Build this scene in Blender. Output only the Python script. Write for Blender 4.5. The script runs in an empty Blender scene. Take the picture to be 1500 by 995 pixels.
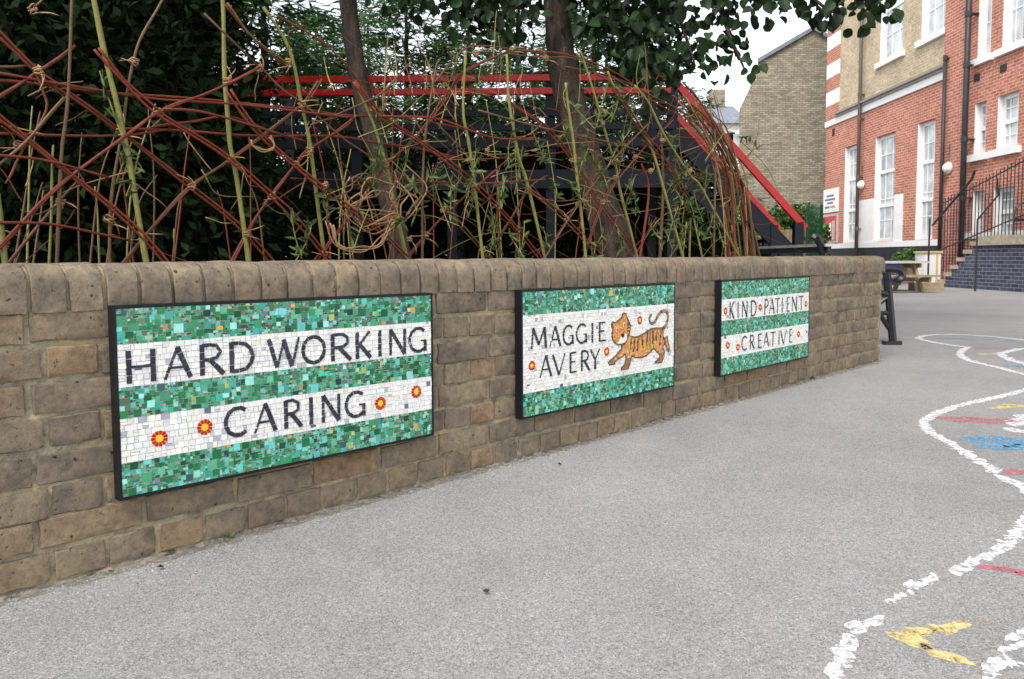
import bpy, bmesh, math, random
import numpy as np
from mathutils import Vector, Matrix
random.seed(7); rng = np.random.default_rng(7)
scene = bpy.context.scene
COL = scene.collection
rad = math.radians

# ------------------------------------------------------------------ camera
EYE = 0.715
FPX = 1125.0                       # focal length in pixels of the 1500 px wide photograph
PITCH, ROLL, SHIFT = rad(4.0), rad(0.4), -40.8
F_ = Vector((0, math.cos(PITCH), -math.sin(PITCH)))
r0 = Vector((1, 0, 0)); u0 = r0.cross(F_)
R_ = r0 * math.cos(ROLL) - u0 * math.sin(ROLL)
U_ = r0 * math.sin(ROLL) + u0 * math.cos(ROLL)
cam_d = bpy.data.cameras.new('camera'); cam = bpy.data.objects.new('camera', cam_d); COL.objects.link(cam)
cam.matrix_world = Matrix(((R_.x, U_.x, -F_.x, 0), (R_.y, U_.y, -F_.y, 0), (R_.z, U_.z, -F_.z, EYE), (0, 0, 0, 1)))
cam_d.sensor_fit = 'HORIZONTAL'; cam_d.sensor_width = 36; cam_d.lens = 36 * FPX / 1500
cam_d.shift_y = SHIFT / 1500
cam_d.clip_start = 0.05; cam_d.clip_end = 600
cam_d.dof.use_dof = True; cam_d.dof.focus_distance = 2.7; cam_d.dof.aperture_fstop = 14.0
scene.camera = cam

# ------------------------------------------------------------------ sky, sun, exposure
SUN_EL, SUN_AZ = rad(52), rad(208)          # azimuth clockwise from +Y: behind the camera, a little to the left
world = bpy.data.worlds.new('World'); scene.world = world; world.use_nodes = True
wn, wl = world.node_tree.nodes, world.node_tree.links
wn.clear()
sky = wn.new('ShaderNodeTexSky'); sky.sky_type = 'NISHITA'; sky.sun_disc = False
sky.sun_elevation = SUN_EL; sky.sun_rotation = SUN_AZ
sky.air_density = 1.0; sky.dust_density = 1.0; sky.ozone_density = 1.0
hs = wn.new('ShaderNodeHueSaturation'); hs.inputs['Saturation'].default_value = 0.28
bg = wn.new('ShaderNodeBackground'); bg.inputs['Strength'].default_value = 0.15
wo = wn.new('ShaderNodeOutputWorld')
wl.new(sky.outputs[0], hs.inputs['Color']); wl.new(hs.outputs[0], bg.inputs['Color']); wl.new(bg.outputs[0], wo.inputs['Surface'])
sun_d = bpy.data.lights.new('sun', 'SUN'); sun = bpy.data.objects.new('sun', sun_d); COL.objects.link(sun)
sun_d.energy = 1.5; sun_d.angle = rad(25); sun_d.color = (1.0, 0.96, 0.9)
sdir = Vector((math.sin(SUN_AZ) * math.cos(SUN_EL), math.cos(SUN_AZ) * math.cos(SUN_EL), math.sin(SUN_EL)))
sun.rotation_euler = sdir.to_track_quat('Z', 'Y').to_euler(); sun.location = sdir * 30
vs = scene.view_settings
vs.view_transform = 'Standard'; vs.look = 'None'; vs.exposure = 1.2; vs.gamma = 1.0; vs.use_curve_mapping = False
scene.render.engine = 'CYCLES'
scene.cycles.use_denoising = True
try: scene.cycles.denoiser = 'OPENIMAGEDENOISE'
except Exception: pass
scene.cycles.max_bounces = 6; scene.cycles.diffuse_bounces = 3; scene.cycles.glossy_bounces = 3
scene.cycles.transparent_max_bounces = 8
scene.cycles.caustics_reflective = False; scene.cycles.caustics_refractive = False

# ------------------------------------------------------------------ measuring helpers (photograph pixel -> place)
O_ = Vector((0, 0, EYE))
def ray(x, y): return F_ + R_ * ((x - 750) / FPX) + U_ * ((497.5 + SHIFT - y) / FPX)
def at(x, y, Y): d = ray(x, y); return O_ + d * (Y / d.y)
def ground(x, y, z=0.0): d = ray(x, y); return O_ + d * ((z - EYE) / d.z)
def onx(x, y, X): d = ray(x, y); return O_ + d * (X / d.x)
AL = Vector((0.7051, 0.7091, 0)); NN = Vector((0.7091, -0.7051, 0)); WC = -1.8796     # garden wall: along, outward normal, offset
def wp(s, off=0.0, z=0.0): return AL * s + NN * (WC + off) + Vector((0, 0, z))
def onwall(x, y, off=0.0): d = ray(x, y); return O_ + d * ((WC + off) / (d.x * NN.x + d.y * NN.y))

# ------------------------------------------------------------------ object helpers
def par(o, root):
    o.parent = root; o.matrix_parent_inverse = root.matrix_basis.inverted()
def tag(o, label=None, cat=None, group=None, kind=None):
    if label: o['label'] = label
    if cat: o['category'] = cat
    if group: o['group'] = group
    if kind: o['kind'] = kind
    return o
def empty(name, loc, label=None, cat=None, group=None, kind=None):
    o = bpy.data.objects.new(name, None); COL.objects.link(o); o.matrix_basis = Matrix.Translation(Vector(loc)); o.empty_display_size = .1
    return tag(o, label, cat, group, kind)
def link(name, me, parent=None, M=None, color=None):
    o = bpy.data.objects.new(name, me); COL.objects.link(o)
    if M is not None: o.matrix_basis = M
    if color is not None: o.color = (*color, 1)
    if parent is not None: par(o, parent)
    return o
class MB:
    def __init__(s): s.v = []; s.f = []; s.c = []; s.has = False
    def add(s, vs_, fs_, col=None):
        b = len(s.v); s.v += [tuple(p) for p in vs_]; s.f += [tuple(i + b for i in f) for f in fs_]
        if col is not None: s.has = True
        s.c += [(*(col or (1, 1, 1)), 1.0)] * len(vs_)
    def box(s, lo, hi, col=None, M=None):
        (a, b, c), (d, e, f) = lo, hi
        p = [Vector(q) for q in ((a,b,c),(d,b,c),(d,e,c),(a,e,c),(a,b,f),(d,b,f),(d,e,f),(a,e,f))]
        if M: p = [M @ q for q in p]
        s.add(p, [(0,3,2,1),(4,5,6,7),(0,1,5,4),(1,2,6,5),(2,3,7,6),(3,0,4,7)], col)
    def bar(s, p0, p1, w, h, up=Vector((0,0,1)), col=None):
        p0, p1 = Vector(p0), Vector(p1); d = (p1 - p0).normalized(); sd = d.cross(up)
        if sd.length < 1e-4: sd = d.cross(Vector((0, 1, 0)))
        sd.normalize(); uu = sd.cross(d); a = sd * w / 2; b = uu * h / 2
        s.add([p0-a-b, p0+a-b, p0+a+b, p0-a+b, p1-a-b, p1+a-b, p1+a+b, p1-a+b],
              [(0,1,2,3),(7,6,5,4),(0,4,5,1),(1,5,6,2),(2,6,7,3),(3,7,4,0)], col)
    def tube(s, pts, rr, n=6, col=None, cap=True):
        pts = [Vector(p) for p in pts]; m = len(pts)
        if not hasattr(rr, '__len__'): rr = [rr] * m
        V = []; prev = None
        for i, p in enumerate(pts):
            t = (pts[min(i+1, m-1)] - pts[max(i-1, 0)])
            if t.length < 1e-9: t = Vector((0, 0, 1))
            t.normalize()
            if prev is None:
                a = t.cross(Vector((0, 0, 1)))
                if a.length < .1: a = t.cross(Vector((1, 0, 0)))
            else: a = prev - t * prev.dot(t)
            a.normalize(); prev = a; b = t.cross(a)
            for k in range(n):
                an = 2 * math.pi * k / n; V.append(p + (a * math.cos(an) + b * math.sin(an)) * rr[i])
        Fs = [(i*n+k, i*n+(k+1) % n, (i+1)*n+(k+1) % n, (i+1)*n+k) for i in range(m-1) for k in range(n)]
        if cap: Fs += [tuple(range(n-1, -1, -1)), tuple((m-1)*n+k for k in range(n))]
        s.add(V, Fs, col)
    def prism(s, poly, h0, h1, fn, col=None):      # poly of 2D points, extruded between two heights, fn(x, y, h) -> 3D
        n = len(poly); V = [fn(x, y, h0) for x, y in poly] + [fn(x, y, h1) for x, y in poly]
        s.add(V, [tuple(range(n-1, -1, -1)), tuple(range(n, 2*n))] + [(i, (i+1) % n, n+(i+1) % n, n+i) for i in range(n)], col)
    def mesh(s, name, mat, smooth=False):
        me = bpy.data.meshes.new(name); me.from_pydata(s.v, [], s.f)
        if s.has:
            a = me.attributes.new('Col', 'FLOAT_COLOR', 'POINT'); a.data.foreach_set('color', np.array(s.c, dtype=np.float32).ravel())
        if mat: me.materials.append(mat)
        if smooth: me.polygons.foreach_set('use_smooth', [True] * len(me.polygons))
        me.update(); return me
    def build(s, name, mat, parent=None, M=None, smooth=False):
        return link(name, s.mesh(name, mat, smooth), parent, M)
def catmull(pts, n=6):
    P = [Vector(p) for p in pts]
    if len(P) < 3: return P
    P = [P[0] * 2 - P[1]] + P + [P[-1] * 2 - P[-2]]; out = []
    for i in range(1, len(P) - 2):
        a, b, c, d = P[i-1:i+3]
        for k in range(n):
            t = k / n
            out.append(.5 * (2*b + (c-a)*t + (2*a-5*b+4*c-d)*t*t + (3*b-a-3*c+d)*t*t*t))
    out.append(P[-2]); return out
def srgb(r, g, b):
    f = lambda v: (v/255/12.92) if v/255 <= .04045 else ((v/255+.055)/1.055)**2.4
    return (f(r), f(g), f(b))

# ------------------------------------------------------------------ materials
class NT:
    def __init__(s, name):
        s.m = bpy.data.materials.new(name); s.m.use_nodes = True; s.t = s.m.node_tree; s.t.nodes.clear()
        s.out = s.t.nodes.new('ShaderNodeOutputMaterial')
    def n(s, typ, **kw):
        o = s.t.nodes.new(typ)
        for k, v in kw.items():
            if k[0] == '_': setattr(o, k[1:], v)
            else:
                key = k.replace('__', ' '); i = o.inputs[int(key[1:])] if key[0] == 'i' and key[1:].isdigit() else o.inputs[key]
                if hasattr(v, 'is_linked') or isinstance(v, bpy.types.NodeSocket): s.t.links.new(v, i)
                elif isinstance(v, (tuple, list)) and len(v) == 3 and i.type == 'RGBA': i.default_value = (*v, 1)
                else: i.default_value = v
        return o
    def pos(s): return s.n('ShaderNodeNewGeometry').outputs['Position']
    def noise(s, scale, detail=4, rough=.55, vec=None, dist=0.0):
        return s.n('ShaderNodeTexNoise', Vector=vec or s.pos(), Scale=scale, Detail=detail, Roughness=rough, Distortion=dist).outputs['Fac']
    def ramp(s, fac, stops):
        o = s.n('ShaderNodeValToRGB', Fac=fac); e = o.color_ramp.elements
        while len(e) < len(stops): e.new(.5)
        for k, (p, c) in enumerate(stops): e[k].position = p; e[k].color = (*c, 1) if len(c) == 3 else c
        return o.outputs['Color']
    def mix(s, fac, a, b, mode='MIX'):
        o = s.n('ShaderNodeMix', _data_type='RGBA', _blend_type=mode)
        for i, v in ((0, fac), (6, a), (7, b)):
            if isinstance(v, bpy.types.NodeSocket): s.t.links.new(v, o.inputs[i])
            elif isinstance(v, (tuple, list)): o.inputs[i].default_value = (*v, 1)
            else: o.inputs[i].default_value = v
        return o.outputs[2]
    def math(s, op, a, b=0.0):
        o = s.n('ShaderNodeMath', _operation=op, i0=a, i1=b); return o.outputs[0]
    def bump(s, h, strength=.5, dist=.01, normal=None):
        o = s.n('ShaderNodeBump', Height=h, Strength=strength, Distance=dist)
        if normal: s.t.links.new(normal, o.inputs['Normal'])
        return o.outputs[0]
    def bsdf(s, color, rough=.8, normal=None, spec=.3, metal=0.0):
        o = s.n('ShaderNodeBsdfPrincipled', Roughness=rough, Metallic=metal)
        o.inputs['Specular IOR Level'].default_value = spec
        for v, i in ((color, o.inputs['Base Color']),):
            if isinstance(v, bpy.types.NodeSocket): s.t.links.new(v, i)
            else: i.default_value = (*v, 1)
        if normal: s.t.links.new(normal, o.inputs['Normal'])
        return o.outputs[0]
    def done(s, sh): s.t.links.new(sh, s.out.inputs['Surface']); return s.m
def simple(name, col, rough=.6, spec=.4, var=.15, scale=12, bump=0.0, metal=0.0):
    t = NT(name); n = t.noise(scale, 5); lo = tuple(c*(1-var) for c in col); hi = tuple(min(1, c*(1+var)) for c in col)
    c = t.ramp(n, [(.3, lo), (.7, hi)]); nb = t.bump(t.noise(scale*8, 3), bump, .004) if bump else None
    return t.done(t.bsdf(c, rough, nb, spec, metal))
M = {}
def mat_tarmac():
    t = NT('tarmac'); p = t.pos()
    big = t.noise(.6, 5, .6, p); med = t.noise(5, 4, .6, p)
    c = t.ramp(big, [(.3, (.216, .213, .210)), (.7, (.318, .312, .304))])
    c = t.mix(.3, c, t.ramp(med, [(.3, (.20, .198, .196)), (.7, (.31, .304, .295))]))
    v = t.n('ShaderNodeTexVoronoi', Vector=p, Scale=420.0); cell = t.n('ShaderNodeRGBToBW', Color=v.outputs['Color']).outputs[0]
    v2 = t.n('ShaderNodeTexVoronoi', Vector=p, Scale=170.0); cell2 = t.n('ShaderNodeRGBToBW', Color=v2.outputs['Color']).outputs[0]
    sp = t.ramp(cell, [(.10, (.42, .42, .43)), (.36, (.92, .92, .92)), (.7, (1.05, 1.05, 1.04)), (.92, (1.6, 1.57, 1.53))])
    sp2 = t.ramp(cell2, [(.2, (.66, .66, .67)), (.5, (1, 1, 1)), (.85, (1.28, 1.26, 1.24))])
    c = t.mix(1.0, c, sp, 'MULTIPLY'); c = t.mix(.38, c, t.mix(1.0, c, sp2, 'MULTIPLY'))
    stain = t.ramp(t.noise(2.3, 6, .75, t.n('ShaderNodeVectorMath', _operation='ADD', i0=p, i1=(9.1, 4.2, 0)).outputs[0]), [(.60, (0, 0, 0)), (.75, (1, 1, 1))])
    c = t.mix(t.math('MULTIPLY', stain, .22), c, (.15, .148, .148))
    gum = t.n('ShaderNodeTexVoronoi', Vector=t.n('ShaderNodeVectorMath', _operation='ADD', i0=p, i1=t.n('ShaderNodeVectorMath', _operation='SCALE', i0=t.n('ShaderNodeTexNoise', Vector=p, Scale=30.0).outputs['Color'], Scale=.02).outputs[0]).outputs[0], Scale=1.7)
    gm_ = t.ramp(gum.outputs['Distance'], [(.012, (1, 1, 1)), (.026, (0, 0, 0))]); c = t.mix(t.math('MULTIPLY', gm_, .45), c, (.10, .10, .10))
    scuff = t.ramp(t.noise(1.0, 6, .8, t.n('ShaderNodeVectorMath', _operation='MULTIPLY', i0=p, i1=(.8, 3.2, 1)).outputs[0], .6), [(.62, (0, 0, 0)), (.80, (1, 1, 1))])
    c = t.mix(t.math('MULTIPLY', scuff, .28), c, (.16, .155, .15))
    h = t.math('ADD', t.math('MULTIPLY', v.outputs['Distance'], -.6), t.math('MULTIPLY', v2.outputs['Distance'], -.8))
    b = t.bump(h, .4, .003)
    return t.done(t.bsdf(c, .92, b, .2))
def mat_brick(name, stops, joint=False):
    t = NT(name); p = t.pos(); oi = t.n('ShaderNodeObjectInfo').outputs['Random']
    c = t.ramp(oi, stops)
    n1 = t.noise(11, 6, .7, p); n2 = t.noise(50, 5, .75, p); n3 = t.noise(190, 3, .6, p)
    c = t.mix(.5, c, t.ramp(n1, [(.34, srgb(80, 73, 66)), (.5, srgb(122, 110, 95)), (.66, srgb(150, 135, 109))]))
    c = t.mix(.7, c, t.mix(1.0, c, t.ramp(n2, [(.28, (.42, .40, .39)), (.5, (1, 1, 1)), (.72, (1.5, 1.42, 1.28))]), 'MULTIPLY'))
    st = t.ramp(t.noise(5.2, 6, .75, t.n('ShaderNodeVectorMath', _operation='ADD', i0=p, i1=(3.1, 7.7, 1.3)).outputs[0]), [(.58, (0, 0, 0)), (.70, (1, 1, 1))])
    c = t.mix(t.math('MULTIPLY', st, .38), c, srgb(138, 94, 50))
    soot = t.ramp(t.noise(3.1, 6, .75, t.n('ShaderNodeVectorMath', _operation='ADD', i0=p, i1=(1.7, 2.2, 8.3)).outputs[0]), [(.55, (0, 0, 0)), (.72, (1, 1, 1))])
    c = t.mix(t.math('MULTIPLY', soot, .5), c, srgb(64, 58, 56))
    lim = t.ramp(t.noise(30, 6, .8, p), [(.62, (0, 0, 0)), (.72, (1, 1, 1))])
    c = t.mix(t.math('MULTIPLY', lim, .4), c, srgb(150, 142, 122))
    pit = t.ramp(t.noise(75, 2, .5, p), [(.24, (1, 1, 1)), (.32, (0, 0, 0))])
    c = t.mix(t.math('MULTIPLY', pit, .8), c, srgb(30, 27, 25))
    n4 = t.noise(420, 3, .7, p)
    h = t.math('ADD', t.math('MULTIPLY', n2, .22), t.math('ADD', t.math('ADD', t.math('MULTIPLY', n3, .55), t.math('MULTIPLY', n4, .5)), t.math('MULTIPLY', pit, -.9)))
    return t.done(t.bsdf(c, .93, t.bump(h, .8, .0035), .15))
def mat_mortar():
    t = NT('mortar'); p = t.pos()
    n1 = t.noise(14, 6, .7, p); n2 = t.noise(120, 4, .7, p)
    c = t.ramp(n1, [(.3, srgb(104, 98, 88)), (.5, srgb(152, 142, 120)), (.7, srgb(182, 160, 112))])
    c = t.mix(.5, c, t.mix(1.0, c, t.ramp(n2, [(.3, (.5, .5, .5)), (.6, (1.1, 1.1, 1.1))]), 'MULTIPLY'))
    return t.done(t.bsdf(c, .95, t.bump(t.math('ADD', n1, t.math('MULTIPLY', n2, .5)), .8, .008), .1))
def mat_attr(name, rough, spec, var=.1, coat=0.0):
    t = NT(name); a = t.n('ShaderNodeAttribute', _attribute_name='Col').outputs['Color']
    n = t.noise(90, 3); c = t.mix(1.0, a, t.ramp(n, [(.3, (1-var,)*3), (.7, (1+var,)*3)]), 'MULTIPLY')
    return t.done(t.bsdf(c, rough, None, spec))
def mat_objcol(name, rough, spec):
    t = NT(name); a = t.n('ShaderNodeObjectInfo').outputs['Color']; n = t.noise(90, 3)
    return t.done(t.bsdf(t.mix(1.0, a, t.ramp(n, [(.3, (.9,)*3), (.7, (1.1,)*3)]), 'MULTIPLY'), rough, None, spec))
def mat_leaf(name, dark, light, trans=.3, rough=.5, spec=.3):
    t = NT(name); r = t.n('ShaderNodeNewGeometry').outputs['Random Per Island']
    c = t.ramp(r, [(0.0, dark), (.55, tuple((a+b)/2 for a, b in zip(dark, light))), (1.0, light)])
    n = t.noise(1.3, 4); c = t.mix(1.0, c, t.ramp(n, [(.3, (.65,)*3), (.7, (1.25,)*3)]), 'MULTIPLY')
    d = t.bsdf(c, rough, None, spec); tr = t.n('ShaderNodeBsdfTranslucent', Color=c).outputs[0]
    mx = t.n('ShaderNodeMixShader', Fac=trans); t.t.links.new(d, mx.inputs[1]); t.t.links.new(tr, mx.inputs[2])
    return t.done(mx.outputs[0])
def mat_stem(name, c0, c1, c2, scale=14):
    t = NT(name); r = t.n('ShaderNodeObjectInfo').outputs['Random']; p = t.pos()
    c = t.mix(.6, t.ramp(t.noise(scale, 5, .6, p), [(.3, c0), (.5, c1), (.7, c2)]), t.ramp(r, [(0, c0), (.5, c1), (1, c2)]))
    c = t.mix(.6, c, t.mix(1.0, c, t.ramp(t.noise(80, 4, .7, p), [(.3, (.5,)*3), (.6, (1.1,)*3)]), 'MULTIPLY'))
    return t.done(t.bsdf(c, .55, t.bump(t.noise(160, 3, .6, p), .4, .003), .3))
def mat_bricktex(name, ca, cb, cm, axis, bw=.225, rh=.075, ms=.010, paint=None):
    t = NT(name); p = t.pos(); sx = t.n('ShaderNodeSeparateXYZ', Vector=p)
    u = sx.outputs['Y' if axis == 'Y' else 'X']; v = t.n('ShaderNodeCombineXYZ', X=u, Y=sx.outputs['Z'], Z=0.0).outputs[0]
    b = t.n('ShaderNodeTexBrick', Vector=v, Scale=1.0, Mortar__Size=ms, Mortar__Smooth=.2, Bias=0.0, Brick__Width=bw, Row__Height=rh, Color1=ca, Color2=cb, Mortar=cm)
    c = b.outputs['Color']
    c = t.mix(.6, c, t.mix(1.0, c, t.ramp(t.noise(1.1, 6, .65, p), [(.3, (.68,)*3), (.7, (1.22,)*3)]), 'MULTIPLY'))
    c = t.mix(.6, c, t.mix(1.0, c, t.ramp(t.noise(11, 4, .65, p), [(.3, (.6,)*3), (.7, (1.3,)*3)]), 'MULTIPLY'))
    return t.done(t.bsdf(c, .9, t.bump(b.outputs['Fac'], -.5, .006), .2))
def mat_bark():
    t = NT('bark'); p = t.pos(); sc = t.n('ShaderNodeVectorMath', _operation='MULTIPLY', i0=p, i1=(1, 1, .35)).outputs[0]
    n = t.noise(18, 6, .7, sc, .5); n2 = t.noise(60, 4, .7, p)
    c = t.ramp(n, [(.3, srgb(28, 24, 22)), (.5, srgb(58, 50, 43)), (.72, srgb(84, 73, 62))])
    return t.done(t.bsdf(c, .9, t.bump(t.math('ADD', n, t.math('MULTIPLY', n2, .4)), .9, .02), .2))
def mat_paint(name, col, lo=.36, hi=.44, sc=38):
    t = NT(name); p = t.pos()
    n = t.noise(sc, 5, .7, p); st = t.n('ShaderNodeTexVoronoi', Vector=p, Scale=190.0).outputs['Distance']
    f = t.ramp(t.math('SUBTRACT', n, t.math('MULTIPLY', st, .10)), [(lo, (0, 0, 0)), (hi, (1, 1, 1))])
    c = t.mix(1.0, col, t.ramp(t.noise(60, 4, .7, p), [(.3, (.78,)*3), (.7, (1.1,)*3)]), 'MULTIPLY')
    d = t.bsdf(c, .85, t.bump(st, .12, .002), .15); tr = t.n('ShaderNodeBsdfTransparent').outputs[0]
    mx = t.n('ShaderNodeMixShader', Fac=f); t.t.links.new(tr, mx.inputs[1]); t.t.links.new(d, mx.inputs[2])
    return t.done(mx.outputs[0])
M['tarmac'] = mat_tarmac()
M['mortar'] = mat_mortar()
M['brick'] = mat_brick('stock_brick', [(0, srgb(92, 84, 76)), (.25, srgb(124, 112, 97)), (.5, srgb(134, 119, 97)), (.75, srgb(108, 98, 87)), (.92, srgb(144, 126, 98)), (1, srgb(146, 112, 80))])
M['coping'] = mat_brick('coping_brick', [(0, srgb(110, 101, 88)), (.4, srgb(130, 118, 101)), (.75, srgb(118, 108, 94)), (1, srgb(136, 119, 98))])
M['tess'] = mat_attr('glass_tessera', .22, .5)
M['tess_o'] = mat_objcol('glass_tile', .22, .5)
M['grout'] = simple('grout', srgb(186, 187, 184), .9, .2, .12, 60)
M['black'] = simple('black_frame', srgb(13, 13, 17), .5, .35, .2, 20)
M['iron'] = simple('black_iron', (.012, .012, .015), .35, .5, .3, 20)
M['rod_green'] = mat_stem('green_willow', srgb(98, 98, 44), srgb(140, 134, 72), srgb(116, 120, 60))
M['rod_red'] = mat_stem('red_willow', srgb(74, 28, 17), srgb(118, 48, 27), srgb(92, 44, 27))
M['rod_brown'] = mat_stem('brown_willow', srgb(66, 48, 32), srgb(104, 78, 50), srgb(88, 58, 38))
M['tie'] = mat_stem('willow_tie', srgb(118, 88, 58), srgb(170, 134, 94), srgb(138, 100, 66), 40)
M['willow_leaf'] = mat_leaf('willow_leaf', srgb(46, 64, 32), srgb(108, 124, 72), .3)
M['leaf'] = mat_leaf('broad_leaf', srgb(18, 32, 15), srgb(44, 66, 32), .22, .5, .2)
M['conifer'] = mat_leaf('conifer_spray', srgb(30, 60, 36), srgb(112, 148, 92), .32, .6, .1)
M['dark_leaf'] = mat_leaf('dark_evergreen_leaf', srgb(11, 20, 10), srgb(38, 56, 26), .15, .7, .08)
M['ivy'] = mat_leaf('ivy_leaf', srgb(34, 66, 26), srgb(96, 130, 60), .25)
M['bark'] = mat_bark()
M['soil'] = simple('soil', srgb(58, 46, 36), .95, .1, .4, 20, .6)
M['slate_paint'] = simple('slate_grey_paint', srgb(27, 32, 40), .6, .3, .2, 6)
M['red_paint'] = simple('red_paint', srgb(206, 20, 24), .4, .5, .12, 6)
M['wood'] = simple('weathered_wood', srgb(148, 130, 106), .8, .2, .3, 9, .4)
M['wood_pale'] = simple('pale_timber', srgb(178, 173, 164), .7, .3, .15, 9, .3)
M['fence_wood'] = simple('fence_wood', srgb(128, 108, 86), .85, .2, .3, 6, .4)
M['red_brick'] = mat_bricktex('red_brick', srgb(170, 98, 80), srgb(190, 122, 102), srgb(200, 168, 150), 'Y')
M['yellow_brick'] = mat_bricktex('yellow_brick', srgb(172, 153, 124), srgb(194, 174, 143), srgb(196, 184, 162), 'Y')
M['pink_paint'] = mat_bricktex('painted_brick', srgb(190, 104, 88), srgb(200, 116, 98), srgb(184, 100, 86), 'Y')
M['blue_brick'] = mat_bricktex('blue_brick', srgb(62, 64, 78), srgb(84, 86, 102), srgb(132, 132, 140), 'Y', ms=.007)
M['tan_brick'] = mat_bricktex('tan_brick', srgb(126, 119, 103), srgb(170, 161, 141), srgb(120, 113, 98), 'X', ms=.012)
M['white'] = simple('white_paint', (.78, .77, .75), .5, .4, .05, 5)
M['stone'] = simple('stone', srgb(168, 156, 136), .9, .2, .25, 12, .4)
M['cornice'] = simple('grey_stone', srgb(142, 138, 130), .85, .2, .2, 8, .3)
M['plinth'] = simple('black_plinth', srgb(46, 48, 52), .7, .3, .2, 4)
M['pipe'] = simple('brown_pipe', srgb(92, 74, 70), .5, .4, .2, 6)
M['black_pipe'] = simple('black_pipe', srgb(48, 46, 50), .5, .4, .3, 8)
M['slate'] = simple('roof_slate', srgb(122, 126, 134), .7, .3, .2, 4)
M['lamp'] = simple('opal_lamp', (.8, .78, .7), .3, .5, .03, 5)
M['poster_red'] = simple('poster_red', srgb(190, 62, 66), .5, .4, .1, 10)
M['poster_blue'] = simple('poster_ink', srgb(92, 96, 120), .6, .3, .1, 10)
M['poster_orange'] = simple('poster_orange', srgb(214, 130, 90), .6, .3, .1, 10)
M['green_mesh'] = simple('green_mesh', srgb(14, 64, 42), .6, .3, .2, 6)
M['navy'] = simple('navy_plastic', srgb(38, 48, 92), .5, .4, .15, 6)
M['yellow_wood'] = simple('yellow_trim', srgb(204, 178, 120), .6, .3, .15, 8)
M['p_white'] = mat_paint('white_ground_paint', (.68, .68, .68), .34, .47, 55)
M['p_yellow'] = mat_paint('yellow_ground_paint', srgb(206, 186, 130), .34, .48)
M['p_blue'] = mat_paint('blue_ground_paint', srgb(108, 158, 190), .36, .58, 30)
M['p_pink'] = mat_paint('pink_ground_paint', srgb(190, 118, 126), .36, .60, 30)
def mat_glass():
    t = NT('window_glass'); n = t.noise(1.7, 3)
    c = t.ramp(n, [(.35, srgb(140, 148, 152)), (.65, srgb(206, 210, 210))])  # pale mottling in the base colour stands in for reflected sky and curtains
    return t.done(t.bsdf(c, .08, None, .6))
M['glass'] = mat_glass()

# ------------------------------------------------------------------ ground
g = MB()
xs = [-150, -40, -12, -4, 0, 4, 12, 40, 150]
g.add([(x, y, 0) for y in xs for x in xs], [(j*9+i, j*9+i+1, (j+1)*9+i+1, (j+1)*9+i) for j in range(8) for i in range(8)])
tag(g.build('ground', M['tarmac']), kind='structure')

# ------------------------------------------------------------------ garden wall in English bond
S0, S1, WT, WH = -1.6, 5.44, 0.215, 0.605
REC = 0.0058
root_wall = empty('brick_wall', wp(2, -.1, 0), 'low wall of weathered yellow brown brick with rounded coping bricks', 'wall')
core = MB()
ns, nz = 300, 40
for i in range(ns+1):
    for k in range(nz+1):
        core.v.append(tuple(wp(S0 + (S1-.006-S0)*i/ns, -REC + rng.normal(0, .0012), -.05 + (WH+.052)*k/nz)))
core.f = [(i*(nz+1)+k, (i+1)*(nz+1)+k, (i+1)*(nz+1)+k+1, i*(nz+1)+k+1) for i in range(ns) for k in range(nz)]
core.c = [(1, 1, 1, 1)] * len(core.v)
def Mw(s, off, z):      # frame on the wall: x along, y outward, z up
    p = wp(s, off, z); return Matrix(((AL.x, NN.x, 0, p.x), (AL.y, NN.y, 0, p.y), (0, 0, 1, p.z), (0, 0, 0, 1)))
core.box((S0, -WT+.004, -.05), (S1-.006, -.012, WH), None, Mw(0, 0, 0))
core.build('mortar_core', M['mortar'], root_wall)
# return of the wall behind its far end
ret = MB(); ret.box((S1-.22, -2.6, -.05), (S1-.01, -WT-.003, WH+.07), None, Mw(0, 0, 0))
ret.build('return_wall', M['mortar'], root_wall)

def brick_mesh(name, L, H, D, mat, seed, nx=8, nz_=4, rnd=.0024):
    r = np.random.default_rng(seed); mb = MB()
    X = np.concatenate([[0, .0022/L], np.linspace(.12, .88, nx-3), [1-.0022/L, 1]]); Z = np.concatenate([[0, .0022/H], np.linspace(.25, .75, nz_-3), [1-.0022/H, 1]])
    X = np.unique(X); Z = np.unique(Z); a, b = len(X), len(Z)
    for i, x in enumerate(X):
        for k, z in enumerate(Z):
            ex = min(x, 1-x)*L; ez = min(z, 1-z)*H
            d = r.normal(0, .0004)
            if i in (0, a-1): d -= rnd*r.uniform(.5, 1.3)
            if k in (0, b-1): d -= rnd
            if i in (1, a-2) or k in (1, b-2): d -= abs(r.normal(0, .0010))
            jx, jz = r.normal(0, .0011), r.normal(0, .0011)
            if i in (0, a-1) and k in (0, b-1): d -= abs(r.normal(0, .003)); jx += (.0015 if i == 0 else -.0015); jz += (.0015 if k == 0 else -.0015)
            mb.v.append(((x-.5)*L + jx, d, (z-.5)*H + jz))
    mb.f = [(i*b+k, (i+1)*b+k, (i+1)*b+k+1, i*b+k+1) for i in range(a-1) for k in range(b-1)]
    # sides going back
    rim = [(i, 0) for i in range(a)] + [(a-1, k) for k in range(1, b)] + [(i, b-1) for i in range(a-2, -1, -1)] + [(0, k) for k in range(b-2, 0, -1)]
    base = len(mb.v)
    for i, k in rim: x, y, z = mb.v[i*b+k]; mb.v.append((x, -D, z))
    m = len(rim)
    for q in range(m):
        i, k = rim[q]; i2, k2 = rim[(q+1) % m]
        mb.f.append((i2*b+k2, i*b+k, base+q, base+(q+1) % m))
    mb.c = [(1, 1, 1, 1)]*len(mb.v)
    me = mb.mesh(name, mat, True); me.set_sharp_from_angle(angle=rad(28)); return me
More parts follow.
